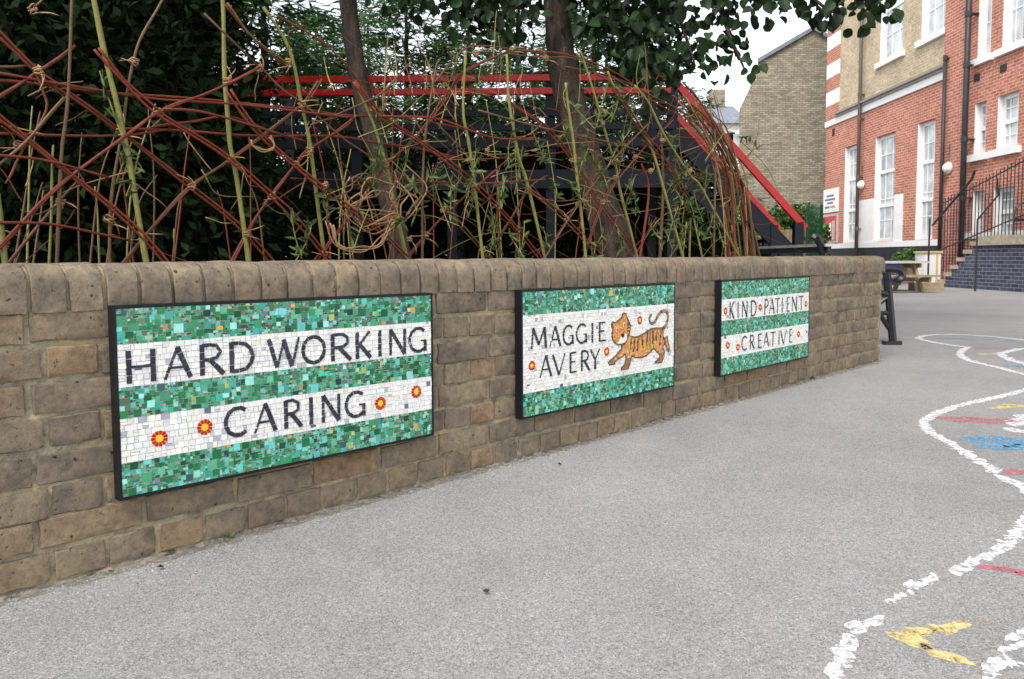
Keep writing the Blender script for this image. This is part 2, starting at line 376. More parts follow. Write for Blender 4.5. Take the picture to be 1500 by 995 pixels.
STR = [brick_mesh('stretcher', .213, .064, .05, M['brick'], 10+i, 9, 6) for i in range(8)]
HDR = [brick_mesh('header', .1015, .064, .05, M['brick'], 40+i, 7, 6) for i in range(8)]
spare = MB()
def place_brick(me, s, z, course):
    Mx = Mw(s + random.gauss(0, .0015), .0012 + random.gauss(0, .0011), z + random.gauss(0, .0012)) @ Matrix.Rotation(random.gauss(0, .006), 4, 'Y') @ Matrix.Rotation(random.gauss(0, .006), 4, 'Z')
    if s < .28:
        b = len(spare.v); spare.v += [tuple(Mx @ v.co) for v in me.vertices]; spare.f += [tuple(i+b for i in p.vertices) for p in me.polygons]; spare.c += [(1, 1, 1, 1)]*len(me.vertices); return
    link('brick', me, root_wall, Mx)
for c in range(8):
    z = WH - .0375 - .075*c
    wob = lambda s: .004*math.sin(s*1.7+c) + .003*math.sin(s*4.1+2*c)
    if c % 2 == 0:
        s = S0 + .1125
        while s < S1 - .08:
            place_brick(random.choice(STR), s, z + wob(s), c); s += .225
        rem = S1 - (s - .1125)
        if rem > .08: place_brick(random.choice(HDR), S1 - .056, z + wob(s), c)
    else:
        s = S0 + .028 + .1125/2
        while s < S1 - .05:
            place_brick(random.choice(HDR), s, z + wob(s), c); s += .1125
spare.build('brickwork', M['brick'], root_wall, smooth=True)['kind'] = 'stuff'
def coping_mesh(seed):
    r = np.random.default_rng(seed); prof = [(.004, 0), (.004, .03), (.0035, .055)]
    for k in range(1, 7):
        a = k/6*math.pi/2; prof.append((.0035 - .05*(1-math.cos(a)), .055 + .05*math.sin(a)))
    prof += [(-.09, .107), (-.165, .106)]
    for k in range(1, 5):
        a = k/4*math.pi/2; prof.append((-.165 - .05*math.sin(a), .106 - .05*(1-math.cos(a))))
    prof += [(-.215, 0)]
    mb = MB(); W = .0665; U = [-.5, -.465, -.15, .15, .465, .5]
    for u in U:
        for (y, z) in prof:
            d = .0026 if abs(u) == .5 else 0
            cy, cz = -.1, .03; dy, dz = y-cy, z-cz; l = math.hypot(dy, dz)
            j = r.normal(0, .0007) + (r.normal(0, .0012) if abs(u) >= .42 else 0)
            mb.v.append((u*W + r.normal(0, .0006), y - dy/l*(d+j), z - dz/l*(d+j)))
    n = len(prof)
    mb.f = [(i*n+k, (i+1)*n+k, (i+1)*n+k+1, i*n+k+1) for i in range(len(U)-1) for k in range(n-1)]
    mb.f += [tuple(range(n)), tuple((len(U)-1)*n+k for k in range(n-1, -1, -1))]
    mb.c = [(1, 1, 1, 1)]*len(mb.v); return mb.mesh('coping', M['coping'], True)
COP = [coping_mesh(80+i) for i in range(8)]
for me in COP:
    me.set_sharp_from_angle(angle=rad(32))
s = S0 + .0375
while s < S1 + .01:
    link('coping_brick', random.choice(COP), root_wall, Mw(s, random.gauss(0, .0015), WH + random.gauss(0, .0016)) @ Matrix.Rotation(random.gauss(0, .012), 4, 'Y') @ Matrix.Rotation(random.gauss(0, .01), 4, 'Z'))
    s += .0753
cm = MB(); nseg = 200
prof = [(-.006, 0), (-.006, .055)] + [(-.0065 - .048*(1-math.cos(k/5*math.pi/2)), .055 + .044*math.sin(k/5*math.pi/2)) for k in range(1, 6)] + [(-.16, .099), (-.2, .06), (-.205, 0)]
for i in range(nseg+1):
    for (y, z) in prof: cm.v.append(tuple(wp(S0 + (S1-S0)*i/nseg, y + rng.normal(0, .0015), WH + z + rng.normal(0, .0012))))
cm.f = [(i*len(prof)+k, (i+1)*len(prof)+k, (i+1)*len(prof)+k+1, i*len(prof)+k+1) for i in range(nseg) for k in range(len(prof)-1)]
cm.c = [(1, 1, 1, 1)]*len(cm.v); cm.build('coping_mortar', M['mortar'], root_wall)
# raised bed behind the wall
bed = MB(); nb_ = 24
for i in range(nb_+1):
    for k in range(nb_+1):
        bed.v.append(tuple(wp(S0 + (S1-.25-S0)*i/nb_, -WT - .01 - 4.6*k/nb_*(1 if i < nb_-6 else 1-.05*(i-nb_+6)), .54 + rng.normal(0, .012))))
bed.f = [(i*(nb_+1)+k, (i+1)*(nb_+1)+k, (i+1)*(nb_+1)+k+1, i*(nb_+1)+k+1) for i in range(nb_) for k in range(nb_)]
bed.c = [(1, 1, 1, 1)]*len(bed.v); tag(bed.build('soil_bed', M['soil'], smooth=True), kind='structure')

# ------------------------------------------------------------------ mosaic signs
GREENS = [((22,112,64),14),((14,92,52),9),((44,134,88),16),((70,150,112),13),((92,172,138),11),((60,164,146),10),((100,196,188),8.5),((144,214,202),5),
          ((14,80,50),5),((24,64,60),.9),((178,190,104),1.3),((198,150,84),1.1),((112,116,146),1.2),((84,112,84),5),((150,190,160),3),((60,90,100),2)]
gc = [srgb(*c) for c, _ in GREENS]; gw = np.array([w for _, w in GREENS]); gw = gw/gw.sum()
INK = [srgb(46, 46, 60), srgb(38, 38, 50), srgb(56, 54, 68), srgb(44, 46, 54)]
def jit(c, a=.12): k = 1 + random.uniform(-a, a); return tuple(max(0, min(1, x*k*(1+random.uniform(-.04, .04)))) for x in c)
def tile(mb, x0, y0, x1, y1, h, col, gap=.0007):
    x0 += gap; y0 += gap; x1 -= gap; y1 -= gap
    j = lambda: random.gauss(0, .0005)
    tx, ty = random.gauss(0, .055), random.gauss(0, .055); hz = [h + tx*(a-.5)*(x1-x0) + ty*(b-.5)*(y1-y0) for a, b in ((0,0),(1,0),(1,1),(0,1))]
    P = [(x0+j(), y0+j()), (x1+j(), y0+j()), (x1+j(), y1+j()), (x0+j(), y1+j())]
    mb.add([(x, y, .0012) for x, y in P] + [(x, y, z) for (x, y), z in zip(P, hz)], [(4,5,6,7),(0,1,5,4),(1,2,6,5),(2,3,7,6),(3,0,4,7)], col)
def poly_tile(mb, pts, h, col):
    n = len(pts); mb.add([(x, y, .0012) for x, y in pts] + [(x, y, h) for x, y in pts], [tuple(range(n, 2*n))] + [(i, (i+1) % n, n+(i+1) % n, n+i) for i in range(n)], col)
def arc(cx, cy, rx, ry, a0, a1, n=10): return [(cx + rx*math.cos(rad(a0+(a1-a0)*i/n)), cy + ry*math.sin(rad(a0+(a1-a0)*i/n))) for i in range(n+1)]
# strokes: (points, weight) in a unit box, y up; weight 1 = stem, .55 = thin
GLY = {
 'H': [([(.08,0),(.08,1)],1),([(.92,0),(.92,1)],1),([(.08,.5),(.92,.5)],.5)],
 'A': [([(.05,0),(.52,1)],.55),([(.50,1),(.95,0)],1),([(.24,.36),(.78,.36)],.5)],
 'R': [([(.12,0),(.12,1)],1),([(.12,.96)]+arc(.48,.74,.36,.24,90,-90,8)+[(.12,.5)],.75),([(.42,.48),(.95,0)],1)],
 'D': [([(.08,0),(.08,1)],1),([(.08,.96),(.4,.95)]+arc(.42,.5,.5,.46,75,-75,10)+[(.4,.05),(.08,.04)],.85)],
 'W': [([(.03,1),(.28,0)],1),([(.28,0),(.5,.92)],.55),([(.48,.96),(.73,0)],1),([(.73,0),(.97,1)],.55)],
 'O': [(arc(.5,.5,.45,.47,0,360,22),.9)],
 'K': [([(.12,0),(.12,1)],1),([(.9,1),(.2,.48)],.6),([(.3,.52),(.95,0)],1)],
 'I': [([(.5,0),(.5,1)],1)],
 'N': [([(.1,0),(.1,1)],.75),([(.1,1),(.9,0)],1),([(.9,0),(.9,1)],.75)],
 'G': [(arc(.54,.5,.49,.47,48,310,15),.85),([(.9,.03),(.9,.47)],.95),([(.66,.47),(.96,.47)],.4)],
 'C': [(arc(.56,.5,.5,.47,48,312,15),.9)],
 'M': [([(.05,0),(.14,1)],.75),([(.14,1),(.5,.18)],1),([(.5,.18),(.86,1)],.55),([(.86,1),(.95,0)],1)],
 'E': [([(.15,0),(.15,1)],1),([(.15,.96),(.95,.96)],.55),([(.15,.53),(.8,.53)],.55),([(.15,.04),(1,.04)],.55)],
 'V': [([(.03,1),(.5,0)],1),([(.5,0),(.97,1)],.55)],
 'Y': [([(.03,1),(.5,.5)],1),([(.97,1),(.5,.5)],.55),([(.5,.5),(.5,0)],1)],
 'P': [([(.15,0),(.15,1)],1),([(.15,.96)]+arc(.5,.73,.38,.24,90,-90,8)+[(.15,.48)],.75)],
 'T': [([(.5,0),(.5,.95)],1),([(.02,.95),(.98,.95)],.6)],
}
def letter(ch, x0, x1, y0, y1, sw, parent, MX, hh=.0044, seg=.017):
    mb = MB(); w = x1-x0; h = y1-y0
    if ch == 'I': x0 = (x0+x1)/2 - .01; w = .02
    for si, (pts, wt) in enumerate(GLY[ch]):
        P = [Vector((x0+px*w, y0+py*h, 0)) for px, py in pts]; hw = sw*wt/2
        # resample into tesserae
        L = [0]
        for a, b in zip(P, P[1:]): L.append(L[-1] + (b-a).length)
        n = max(1, round(L[-1]/seg)); 
        def pt(d):
            for i in range(len(P)-1):
                if d <= L[i+1] + 1e-9: return P[i].lerp(P[i+1], (d-L[i])/max(1e-9, L[i+1]-L[i]))
            return P[-1]
        Q = [pt(L[-1]*i/n) for i in range(n+1)]
        for i in range(n):
            a, b = Q[i], Q[i+1]; d = (b-a).normalized()
            t0 = ((Q[i]-Q[i-1]).normalized() + d).normalized() if i > 0 else d
            t1 = ((Q[i+2]-Q[i+1]).normalized() + d).normalized() if i < n-1 else d
            n0 = Vector((-t0.y, t0.x, 0)); n1 = Vector((-t1.y, t1.x, 0)); gp = d*.0006
            q = [a+gp-n0*hw, b-gp-n1*hw, b-gp+n1*hw, a+gp+n0*hw]
            hw_j = random.gauss(0, .0002)
            poly_tile(mb, [(v.x+random.gauss(0,.0003), v.y+random.gauss(0,.0003)) for v in q], hh + si*.0005 + hw_j, jit(random.choice(INK), .2))
    return mb.build('letter', M['tess'], parent, MX)
RED = srgb(178, 14, 22); YEL = srgb(244, 190, 44)
def flower(x, y, r, parent, MX):
    root = MB(); cen = [(x + r*.45*math.cos(k*math.pi/5), y + r*.45*math.sin(k*math.pi/5)) for k in range(10)]
    pet = MB()
    for k in range(11):
        a0 = 2*math.pi*(k+.06)/11; a1 = 2*math.pi*(k+.86)/11
        poly_tile(pet, [(x+r*.52*math.cos(a0), y+r*.52*math.sin(a0)), (x+r*math.cos(a0), y+r*math.sin(a0)), (x+r*1.05*math.cos((a0+a1)/2), y+r*1.05*math.sin((a0+a1)/2)), (x+r*math.cos(a1), y+r*math.sin(a1)), (x+r*.52*math.cos(a1), y+r*.52*math.sin(a1))], .0046, jit(RED, .2))
    disc = [(x + r*.97*math.cos(k*math.pi/9), y + r*.97*math.sin(k*math.pi/9)) for k in range(18)]
    poly_tile(pet, disc, .0041, srgb(226, 170, 70))
    o = pet.build('flower', M['tess'], parent, MX)
    poly_tile(root, cen, .0050, YEL); root.build('flower_centre', M['tess'], o, MX)
def pack(mb, x0, y0, x1, y1, unit, sizes, probs, colf, big=None):
    nx, ny = round((x1-x0)/unit), max(1, round((y1-y0)/unit)); ux, uy = (x1-x0)/nx, (y1-y0)/ny
    occ = np.zeros((nx, ny), bool)
    for i in range(nx):
        for k in range(ny):
            if occ[i, k]: continue
            for sz in list(rng.choice(sizes, 2, p=probs)) + [1]:
                wx, wy = sz, (sz if rng.uniform() < .78 else max(1, sz-1))
                if i+wx <= nx and k+wy <= ny and not occ[i:i+wx, k:k+wy].any(): break
            occ[i:i+wx, k:k+wy] = True
            a = (x0+i*ux, y0+k*uy, x0+(i+wx)*ux, y0+(k+wy)*uy); col = colf()
            if big is not None: big.append((wx*wy, a, col))
            else: tile(mb, *a, .0032 + random.uniform(0, .0004), col)
def green(): return jit(gc[rng.choice(len(gc), p=gw)], .18)
def white():
    r = random.random()
    if r < .035: return jit(srgb(176, 178, 184), .12)
    if r < .040: return jit(srgb(92, 94, 110), .2)
    return jit(random.choice([srgb(232, 230, 226), srgb(238, 236, 230), srgb(224, 222, 220), srgb(234, 230, 218)]), .05)
TILE = MB(); tile(TILE, -.5, -.5, .5, .5, 1, None, 0); TILE.v = [(x, y, (0 if k % 8 < 4 else 1)) for k, (x, y, z) in enumerate([(-.5,-.5,0),(.5,-.5,0),(.5,.5,0),(-.5,.5,0),(-.5,-.5,1),(.5,-.5,1),(.5,.5,1),(-.5,.5,1)])]
TILE_ME = TILE.mesh('tile', M['tess_o'])
def sign(s0, s1, z0, z1, bands, label, unit, rows, rotz=0.0, parts=0, grp='mosaic signs hung along the low brick wall'):
    W, H = s1-s0, z1-z0; thick = .028
    p = wp(s0, thick + .006, z0)
    MX = Matrix(((AL.x, 0, NN.x, p.x), (AL.y, 0, NN.y, p.y), (0, 1, 0, p.z), (0, 0, 0, 1))) @ Matrix.Rotation(rotz, 4, 'Z')   # x along, y up, z outward
    root = empty('mosaic_sign', wp((s0+s1)/2, .01, z0), label, 'sign', grp)
    fr = MB(); e = .0072
    fr.box((-e, -e, -thick), (W+e, H+e, -.001))
    for a, b in (((-e, -e), (0, H+e)), ((W, -e), (W+e, H+e)), ((0, -e), (W, 0)), ((0, H), (W, H+e))): fr.box((*a, -.0008), (*b, .0036))
    fr.build('frame', M['black'], root, MX)
    gr = MB(); gr.box((.0002, .0002, -.0005), (W-.0002, H-.0002, .0018)); gr.build('grout', M['grout'], root, MX)
    tm = MB(); big = []
    for k, (v0, v1, kind) in enumerate(bands):
        y1, y0 = H*(1-v0), H*(1-v1)
        if kind == 'g': pack(tm, 0, y0, W, y1, unit, [1, 2, 3, 4], [.50, .35, .13, .02], green, big)
        else:
            n = rows[k]; hh = (y1-y0)/n
            # rows of white tiles with uneven widths, some rows doubled
            i = 0
            while i < n:
                x = 0
                while x < W - .002:
                    w = min(random.choice([.009, .012, .014, .016, .02])*rows_scale, W-x)
                    if W-x-w < .004: w = W-x
                    if random.random() < .18: 
                        cut = hh*random.choice([.45, .5, .6]); big.append((.5, (x, y0+i*hh, x+w, y0+i*hh+cut), white())); big.append((.5, (x, y0+i*hh+cut, x+w, y0+(i+1)*hh), white()))
                    else: big.append((1.6, (x, y0+i*hh, x+w, y0+(i+1)*hh), white()))
                    x += w
                i += 1
    big.sort(key=lambda q: -(q[1][2]-q[1][0])*(q[1][3]-q[1][1]))
    for q, (_, a, col) in enumerate(big):
        if q < parts:
            x0, y0, x1, y1 = a; T = MX @ Matrix.Translation(((x0+x1)/2, (y0+y1)/2, .0012)) @ Matrix.Rotation(random.gauss(0, .045), 4, 'X') @ Matrix.Rotation(random.gauss(0, .045), 4, 'Y') @ Matrix.Rotation(random.gauss(0, .02), 4, 'Z') @ Matrix.Diagonal((x1-x0-.0014, y1-y0-.0014, .0022, 1))
            link('tile', TILE_ME, root, T, col)
        else: tile(tm, *a, .0032 + random.uniform(0, .0004), col)
    o = tm.build('tesserae', M['tess'], root, MX); o['kind'] = 'stuff'
    return root, MX, W, H
rows_scale = 1.0
B4 = [(0, .188, 'g'), (.188, .417, 'w'), (.417, .582, 'g'), (.582, .82, 'w'), (.82, 1, 'g')]
def words(items, v0, v1, root, MX, W, H, sw, seg, slope=0.0):
    for ch, a, b in items:
        m = (a+b)/2; letter(ch, a*W, b*W, H*(1-v1-slope*m), H*(1-v0-slope*m), sw, root, MX, seg=seg)
r, MX, W, H = sign(.590, 1.496, .176, .607, B4, 'nearest mosaic sign, four black-lettered words-worth on white bands reading HARD WORKING CARING', .0060, {1: 7, 3: 7}, rad(-.3), 300)
r['label'] = 'nearest green and white mosaic sign reading HARD WORKING and CARING'
words([('H',.02,.09),('A',.109,.183),('R',.203,.274),('D',.288,.361),('W',.401,.503),('O',.508,.590),('R',.605,.682),('K',.695,.755),('I',.778,.798),('N',.823,.894),('G',.903,.981)], .222, .400, r, MX, W, H, .0118, .018)
words([('C',.267,.338),('A',.352,.424),('R',.446,.506),('I',.527,.545),('N',.570,.638),('G',.653,.731)], .596, .772, r, MX, W, H, .0118, .018, .022)
for u, v in ((.094,.716),(.213,.693),(.787,.719),(.933,.678)): flower(u*W, H*(1-v), .0185, r, MX)
rows_scale = .85
r, MX, W, H = sign(1.905, 2.848, .159, .597, [(0, .186, 'g'), (.186, .813, 'w'), (.813, 1, 'g')], 'middle mosaic sign with an orange tiger beside two black lettered lines', .0056, {1: 22}, rad(-.1))
words([('M',.042,.129),('A',.143,.212),('G',.221,.288),('G',.301,.372),('I',.396,.412),('E',.444,.492)], .290, .464, r, MX, W, H, .0105, .016, .014)
words([('A',.088,.158),('V',.162,.237),('E',.262,.304),('R',.331,.388),('Y',.391,.454)], .526, .704, r, MX, W, H, .0105, .016, .014)
for u, v in ((.047,.595),(.499,.568),(.731,.317)): flower(u*W, H*(1-v), .0165, r, MX)
# the tiger on the middle sign
BODY = [(.649,.446),(.684,.465),(.713,.468),(.763,.445),(.816,.408),(.857,.406),(.902,.411),(.912,.453),(.911,.496),(.923,.524),(.929,.56),(.908,.607),(.923,.645),(.918,.695),(.902,.752),(.848,.747),(.855,.729),(.883,.705),(.883,.667),(.859,.64),(.839,.602),(.815,.631),(.781,.662),(.741,.675),(.695,.661),(.673,.644),(.659,.715),(.646,.757),(.599,.758),(.596,.741),(.618,.714),(.631,.668),(.629,.618),(.603,.637),(.556,.668),(.55,.694),(.514,.69),(.509,.669),(.52,.652),(.557,.619),(.585,.577),(.604,.556),(.595,.526),(.62,.519)]
HEAD = [(.53,.318),(.539,.305),(.551,.314),(.56,.313),(.582,.294),(.6,.274),(.604,.245),(.616,.233),(.63,.248),(.634,.273),(.65,.312),(.661,.354),(.659,.403),(.649,.446),(.633,.497),(.607,.516),(.576,.523),(.552,.502),(.535,.463),(.532,.406),(.538,.375),(.53,.346)]
MUZ = [(.599,.426),(.615,.416),(.633,.436),(.639,.473),(.623,.511),(.595,.518),(.57,.509),(.583,.479)]
NOSE = [(.594,.427),(.613,.418),(.617,.441),(.607,.461),(.596,.452)]
TAIL = [(.908,.42),(.93,.403),(.941,.362),(.949,.321),(.945,.278),(.928,.252),(.903,.253),(.879,.275),(.861,.309),(.847,.345),(.827,.361),(.809,.346),(.803,.317),(.809,.287),(.821,.277)]
HIND = [(.911,.496),(.926,.524),(.944,.497),(.951,.563),(.965,.618),(.957,.665),(.94,.639),(.936,.595),(.922,.575)]
STRP = [((.671,.471),(.664,.56)),((.789,.441),(.782,.549)),((.83,.414),(.832,.542)),((.864,.416),(.856,.529)),((.723,.48),(.712,.602)),((.749,.46),(.755,.577)),((.697,.484),(.686,.597)),((.895,.425),(.884,.568)),((.809,.436),(.808,.588))]
def inside(p, poly):
    x, y = p; c = False
    for (x0, y0), (x1, y1) in zip(poly, poly[1:] + poly[:1]):
        if (y0 > y) != (y1 > y) and x < (x1-x0)*(y-y0)/(y1-y0) + x0: c = not c
    return c
def sd_(p, a, b):
    ax, ay, bx, by = a[0]*W, a[1]*H, b[0]*W, b[1]*H; px, py = p[0]*W, p[1]*H
    t = max(0, min(1, ((px-ax)*(bx-ax)+(py-ay)*(by-ay))/((bx-ax)**2+(by-ay)**2+1e-12))); return math.hypot(px-ax-t*(bx-ax), py-ay-t*(by-ay))
ORG = [srgb(214,154,80), srgb(202,140,72), srgb(222,172,104), srgb(186,124,68), srgb(208,146,94)]
def fill(poly, name, colf, hh, cw=.0062, chh=.011, out=True, parent=None):
    mb = MB(); us = [p[0]*W for p in poly]; vs_ = [p[1]*H for p in poly]
    base = [(u*W, H*(1-v)) for u, v in poly]
    if sum(a[0]*b[1]-b[0]*a[1] for a, b in zip(base, base[1:]+base[:1])) < 0: base = base[::-1]
    poly_tile(mb, base, hh-.0006, srgb(150, 106, 60) if colf is not whitef else srgb(214, 210, 204))
    y = min(vs_)
    while y < max(vs_):
        x = min(us)
        while x < max(us):
            c = ((x+cw/2)/W, (y+chh/2)/H)
            if inside(c, poly) and all(inside(((x+dx)/W, (y+dy)/H), poly) for dx in (0, cw) for dy in (0, chh)): tile(mb, x, H-y-chh, x+cw, H-y, hh, colf(c), .0004)
            x += cw
        y += chh
    o = mb.build(name, M['tess'], parent or r, MX)
    if out:
        ol = MB(); P = base + base[:1]
        for a, b in zip(P, P[1:]):
            d = Vector((b[0]-a[0], b[1]-a[1], 0)); l = d.length
            if l < 1e-6: continue
            d /= l; nn = Vector((-d.y, d.x, 0))*.0013; A, B = Vector((*a, 0)), Vector((*b, 0))
            poly_tile(ol, [((A-nn).x, (A-nn).y), ((B-nn).x, (B-nn).y), ((B+nn).x, (B+nn).y), ((A+nn).x, (A+nn).y)], hh+.0008+random.uniform(0, .0003), jit(srgb(58, 48, 44), .2))
        ol.build('outline', M['tess'], o, MX)
    return o
def bodyf(c):
    d = min(sd_(c, a, b) for a, b in STRP)
    if c[1] > .62 and (int(c[1]*70) % 2 == 0) and (c[0] < .66 or c[0] > .84): return jit(srgb(142, 106, 66), .2)
    if c[1] > .66 and (c[0] < .68 or c[0] > .84): return jit(random.choice([srgb(206, 176, 110), srgb(190, 170, 104)]), .12)
    if c[1] > .71 and c[0] < .68: return jit(srgb(176, 160, 96), .15)
    if d < .0042: return jit(srgb(74, 50, 40), .25)
    if c[0] > .8 and c[0] < .83 and c[1] > .54: return jit(srgb(190, 176, 60), .15)
    return jit(random.choice(ORG), .12)
def headf(c):
    if c[0] < .545 and int(c[1]*60) % 2 == 0: return jit(srgb(84, 58, 44), .2)
    if c[0] > .64 and int(c[1]*60) % 2 == 0: return jit(srgb(70, 48, 40), .2)
    return jit(random.choice([srgb(214,146,64), srgb(222,164,90), srgb(204,128,54)]), .1)
def whitef(c): return jit(srgb(236, 230, 222), .05)
tig = fill(BODY, 'tiger', bodyf, .0046)
fill(HIND, 'hind_leg', bodyf, .0044, parent=tig)
hd = fill(HEAD, 'tiger_head', headf, .0056, .006, .006)
fill(MUZ, 'muzzle', whitef, .0064, .005, .005, False, hd)
fill(NOSE, 'nose', lambda c: srgb(30, 28, 32), .0072, .004, .004, False, hd)
nz_mb = MB(); poly_tile(nz_mb, [(u*W, H*(1-v)) for u, v in NOSE[::-1]], .0076, srgb(30, 28, 34)); nz_mb.build('nose_tip', M['tess'], hd, MX)
for u, v in ((.565,.384),(.617,.348)):
    for rr_, cc, hh_, nm in ((.0085, srgb(236, 214, 190), .0064, 'eye'), (.0048, srgb(40, 28, 28), .0072, 'pupil')):
        e = MB(); poly_tile(e, [(u*W + rr_*.8*math.cos(k*math.pi/5), H*(1-v) + rr_*1.2*math.sin(k*math.pi/5)) for k in range(10)], hh_, cc); e.build(nm, M['tess'], hd, MX)
tl = MB(); TP = catmull([(u*W, H*(1-v), 0) for u, v in TAIL], 3)
for i in range(len(TP)-1):
    a, b = TP[i], TP[i+1]; d = (b-a).normalized(); nn = Vector((-d.y, d.x, 0)); w_ = .0075 - .002*i/len(TP)
    for (q0, q1, cc, hh_) in ((-w_, w_, srgb(70, 56, 50), .0048), (-w_+.0022, w_-.0022, srgb(188, 128, 66) if (i//2) % 3 else srgb(92, 70, 56), .0054)):
        if i > len(TP)*.62 and hh_ > .005: cc = srgb(120, 112, 112)
        poly_tile(tl, [((a+nn*q0).x, (a+nn*q0).y), ((b+nn*q0).x, (b+nn*q0).y), ((b+nn*q1).x, (b+nn*q1).y), ((a+nn*q1).x, (a+nn*q1).y)][::1], hh_, jit(cc, .12))
tl.build('tail', M['tess'], tig, MX)
r, MX, W, H = sign(3.252, 4.203, .153, .596, B4, 'farthest mosaic sign reading KIND PATIENT and CREATIVE', .0054, {1: 8, 3: 8})
words([('K',.077,.123),('I',.155,.170),('N',.203,.261),('D',.297,.36),('P',.446,.496),('A',.501,.565),('T',.570,.631),('I',.650,.666),('E',.712,.748),('N',.775,.842),('T',.866,.928)], .223, .405, r, MX, W, H, .0095, .016)
words([('C',.203,.266),('R',.29,.342),('E',.381,.425),('A',.441,.506),('T',.523,.582),('I',.617,.633),('V',.641,.715),('E',.752,.788)], .612, .778, r, MX, W, H, .0095, .016, .006)
for u, v in ((.037,.314),(.401,.314),(.962,.332),(.063,.687),(.165,.727),(.87,.696)): flower(u*W, H*(1-v), .0165, r, MX)

# ------------------------------------------------------------------ foliage helper: many small leaf faces in one mesh
def leaf_mesh(name, C, D, size, wid, mat, nrm=None, kind='diamond', fold=.25):
    C = np.asarray(C, float); n = len(C); D = np.asarray(D, float); D = D/np.maximum(1e-9, np.linalg.norm(D, axis=1, keepdims=True))
    if nrm is None: nrm = rng.normal(size=(n, 3)) + np.array([0, 0, .6])
    S = np.cross(D, nrm); S = S/np.maximum(1e-9, np.linalg.norm(S, axis=1, keepdims=True)); N = np.cross(S, D)
    L = (size*rng.uniform(.65, 1.25, n))[:, None] if np.isscalar(size) else np.asarray(size)[:, None]; Wd = L*wid
    if kind == 'diamond':
        V = np.stack([C, C+D*L*.5-S*Wd*.5+N*Wd*fold, C+D*L, C+D*L*.5+S*Wd*.5+N*Wd*fold], 1); per = 4; lp = [0, 1, 2, 3]
        loops = (np.arange(n)[:, None]*4 + np.array(lp)).ravel(); tot = np.full(n, 4)
    else:   # ovate leaf: two folded halves with a rounded outline
        side = [(.10, .34), (.32, .50), (.58, .45), (.82, .24)]
        V = np.stack([C] + [C+D*L*a-S*Wd*b+N*Wd*fold*b*2 for a, b in side] + [C+D*L-N*L*.06] + [C+D*L*a+S*Wd*b+N*Wd*fold*b*2 for a, b in side[::-1]], 1); per = 10
        loops = (np.arange(n)[:, None]*10 + np.array([0, 1, 2, 3, 4, 5, 0, 5, 6, 7, 8, 9])).ravel(); tot = np.full(2*n, 6)
    me = bpy.data.meshes.new(name); me.vertices.add(n*per); me.vertices.foreach_set('co', V.astype(np.float32).ravel())
    me.loops.add(len(loops)); me.loops.foreach_set('vertex_index', loops.astype(np.int32))
    me.polygons.add(len(tot)); me.polygons.foreach_set('loop_start', (np.cumsum(tot)-tot).astype(np.int32)); me.polygons.foreach_set('loop_total', tot.astype(np.int32))
    me.update(calc_edges=True); me.materials.append(mat); return me
def conifer_mesh(seed, h, r, n, mat, base=.12, leaf=.17, wid=.2):
    global rng
    keep = rng; rng = np.random.default_rng(seed); C = []; D = []; br = MB()
    nb = 70
    for b in range(nb):
        t = (b + rng.uniform())/nb; z = h*(base + (1-base)*t**.9); R = r*(1.05-t)**.75*rng.uniform(.55, 1.15); a = rng.uniform(0, 2*math.pi)
        droop = rng.uniform(-.1, .35)
        m = max(12, int(n/nb*(R/r)*1.5)); u = rng.uniform(0.08, 1, m)**.6
        ax = np.stack([np.cos(a)*u*R, np.sin(a)*u*R, z + .25*R*u - droop*R*u*u], 1)
        wob = .10 + .16*R*u*(1.15-u)*1.6
        C.append(ax + rng.normal(size=(m, 3))*np.stack([wob, wob, wob*.33], 1))
        d = np.tile([math.cos(a), math.sin(a), -.15], (m, 1)) + rng.normal(size=(m, 3))*[.75, .75, .3]; D.append(d)
    C = np.concatenate(C); D = np.concatenate(D)
    me = leaf_mesh('conifer_foliage', C, D, leaf, wid, mat, np.tile([0, 0, 1.0], (len(C), 1)) + rng.normal(size=(len(C), 3))*.5)
    rng = keep; return me
def blob_mesh(seed, rx, ry, rz, n, mat, leaf, wid, kind='diamond', clumps=60):
    global rng
    keep = rng; rng = np.random.default_rng(seed)
    cc = rng.normal(size=(clumps, 3)); cc /= np.linalg.norm(cc, axis=1, keepdims=True); cc *= rng.uniform(.35, 1, (clumps, 1))**.5; cc *= [rx, ry, rz]
    k = rng.integers(0, clumps, n); C = cc[k] + rng.normal(size=(n, 3))*[rx*.17, ry*.17, rz*.14]
    D = rng.normal(size=(n, 3)) + np.array([0, 0, -.3]) + C/np.array([rx, ry, rz])*.6
    me = leaf_mesh('foliage', C, D, leaf, wid, mat, None, kind); rng = keep; return me

# ------------------------------------------------------------------ the school building (long facade running away on the right)
XF = 11.2
def fz(x, y): p = onx(x, y, XF); return p.y, p.z
school = empty('school_building', (XF, 22, 0), 'tall red and yellow brick school with white sash windows', 'building')
def facade(name, y0, y1, z0, z1, holes, mat, X=XF, th=.35, rev=None):
    ys = sorted({y0, y1, *[min(max(v, y0), y1) for h in holes for v in h[:2]]}); zs = sorted({z0, z1, *[min(max(v, z0), z1) for h in holes for v in h[2:]]})
    mb = MB()
    for a, b in zip(ys, ys[1:]):
        for c, d in zip(zs, zs[1:]):
            if any(h[0]-1e-6 <= a and b <= h[1]+1e-6 and h[2]-1e-6 <= c and d <= h[3]+1e-6 for h in holes): continue
            mb.box((X, a, c), (X+th, b, d))
    return mb.build(name, mat, school)
Yq, Yp2, Yp3, Yend = fz(1208, 300)[0], fz(1383, 300)[0], fz(1412, 300)[0], 11.0
z_band0, z_band1 = fz(1300, 148)[1]-.42, fz(1300, 148)[1]-.02
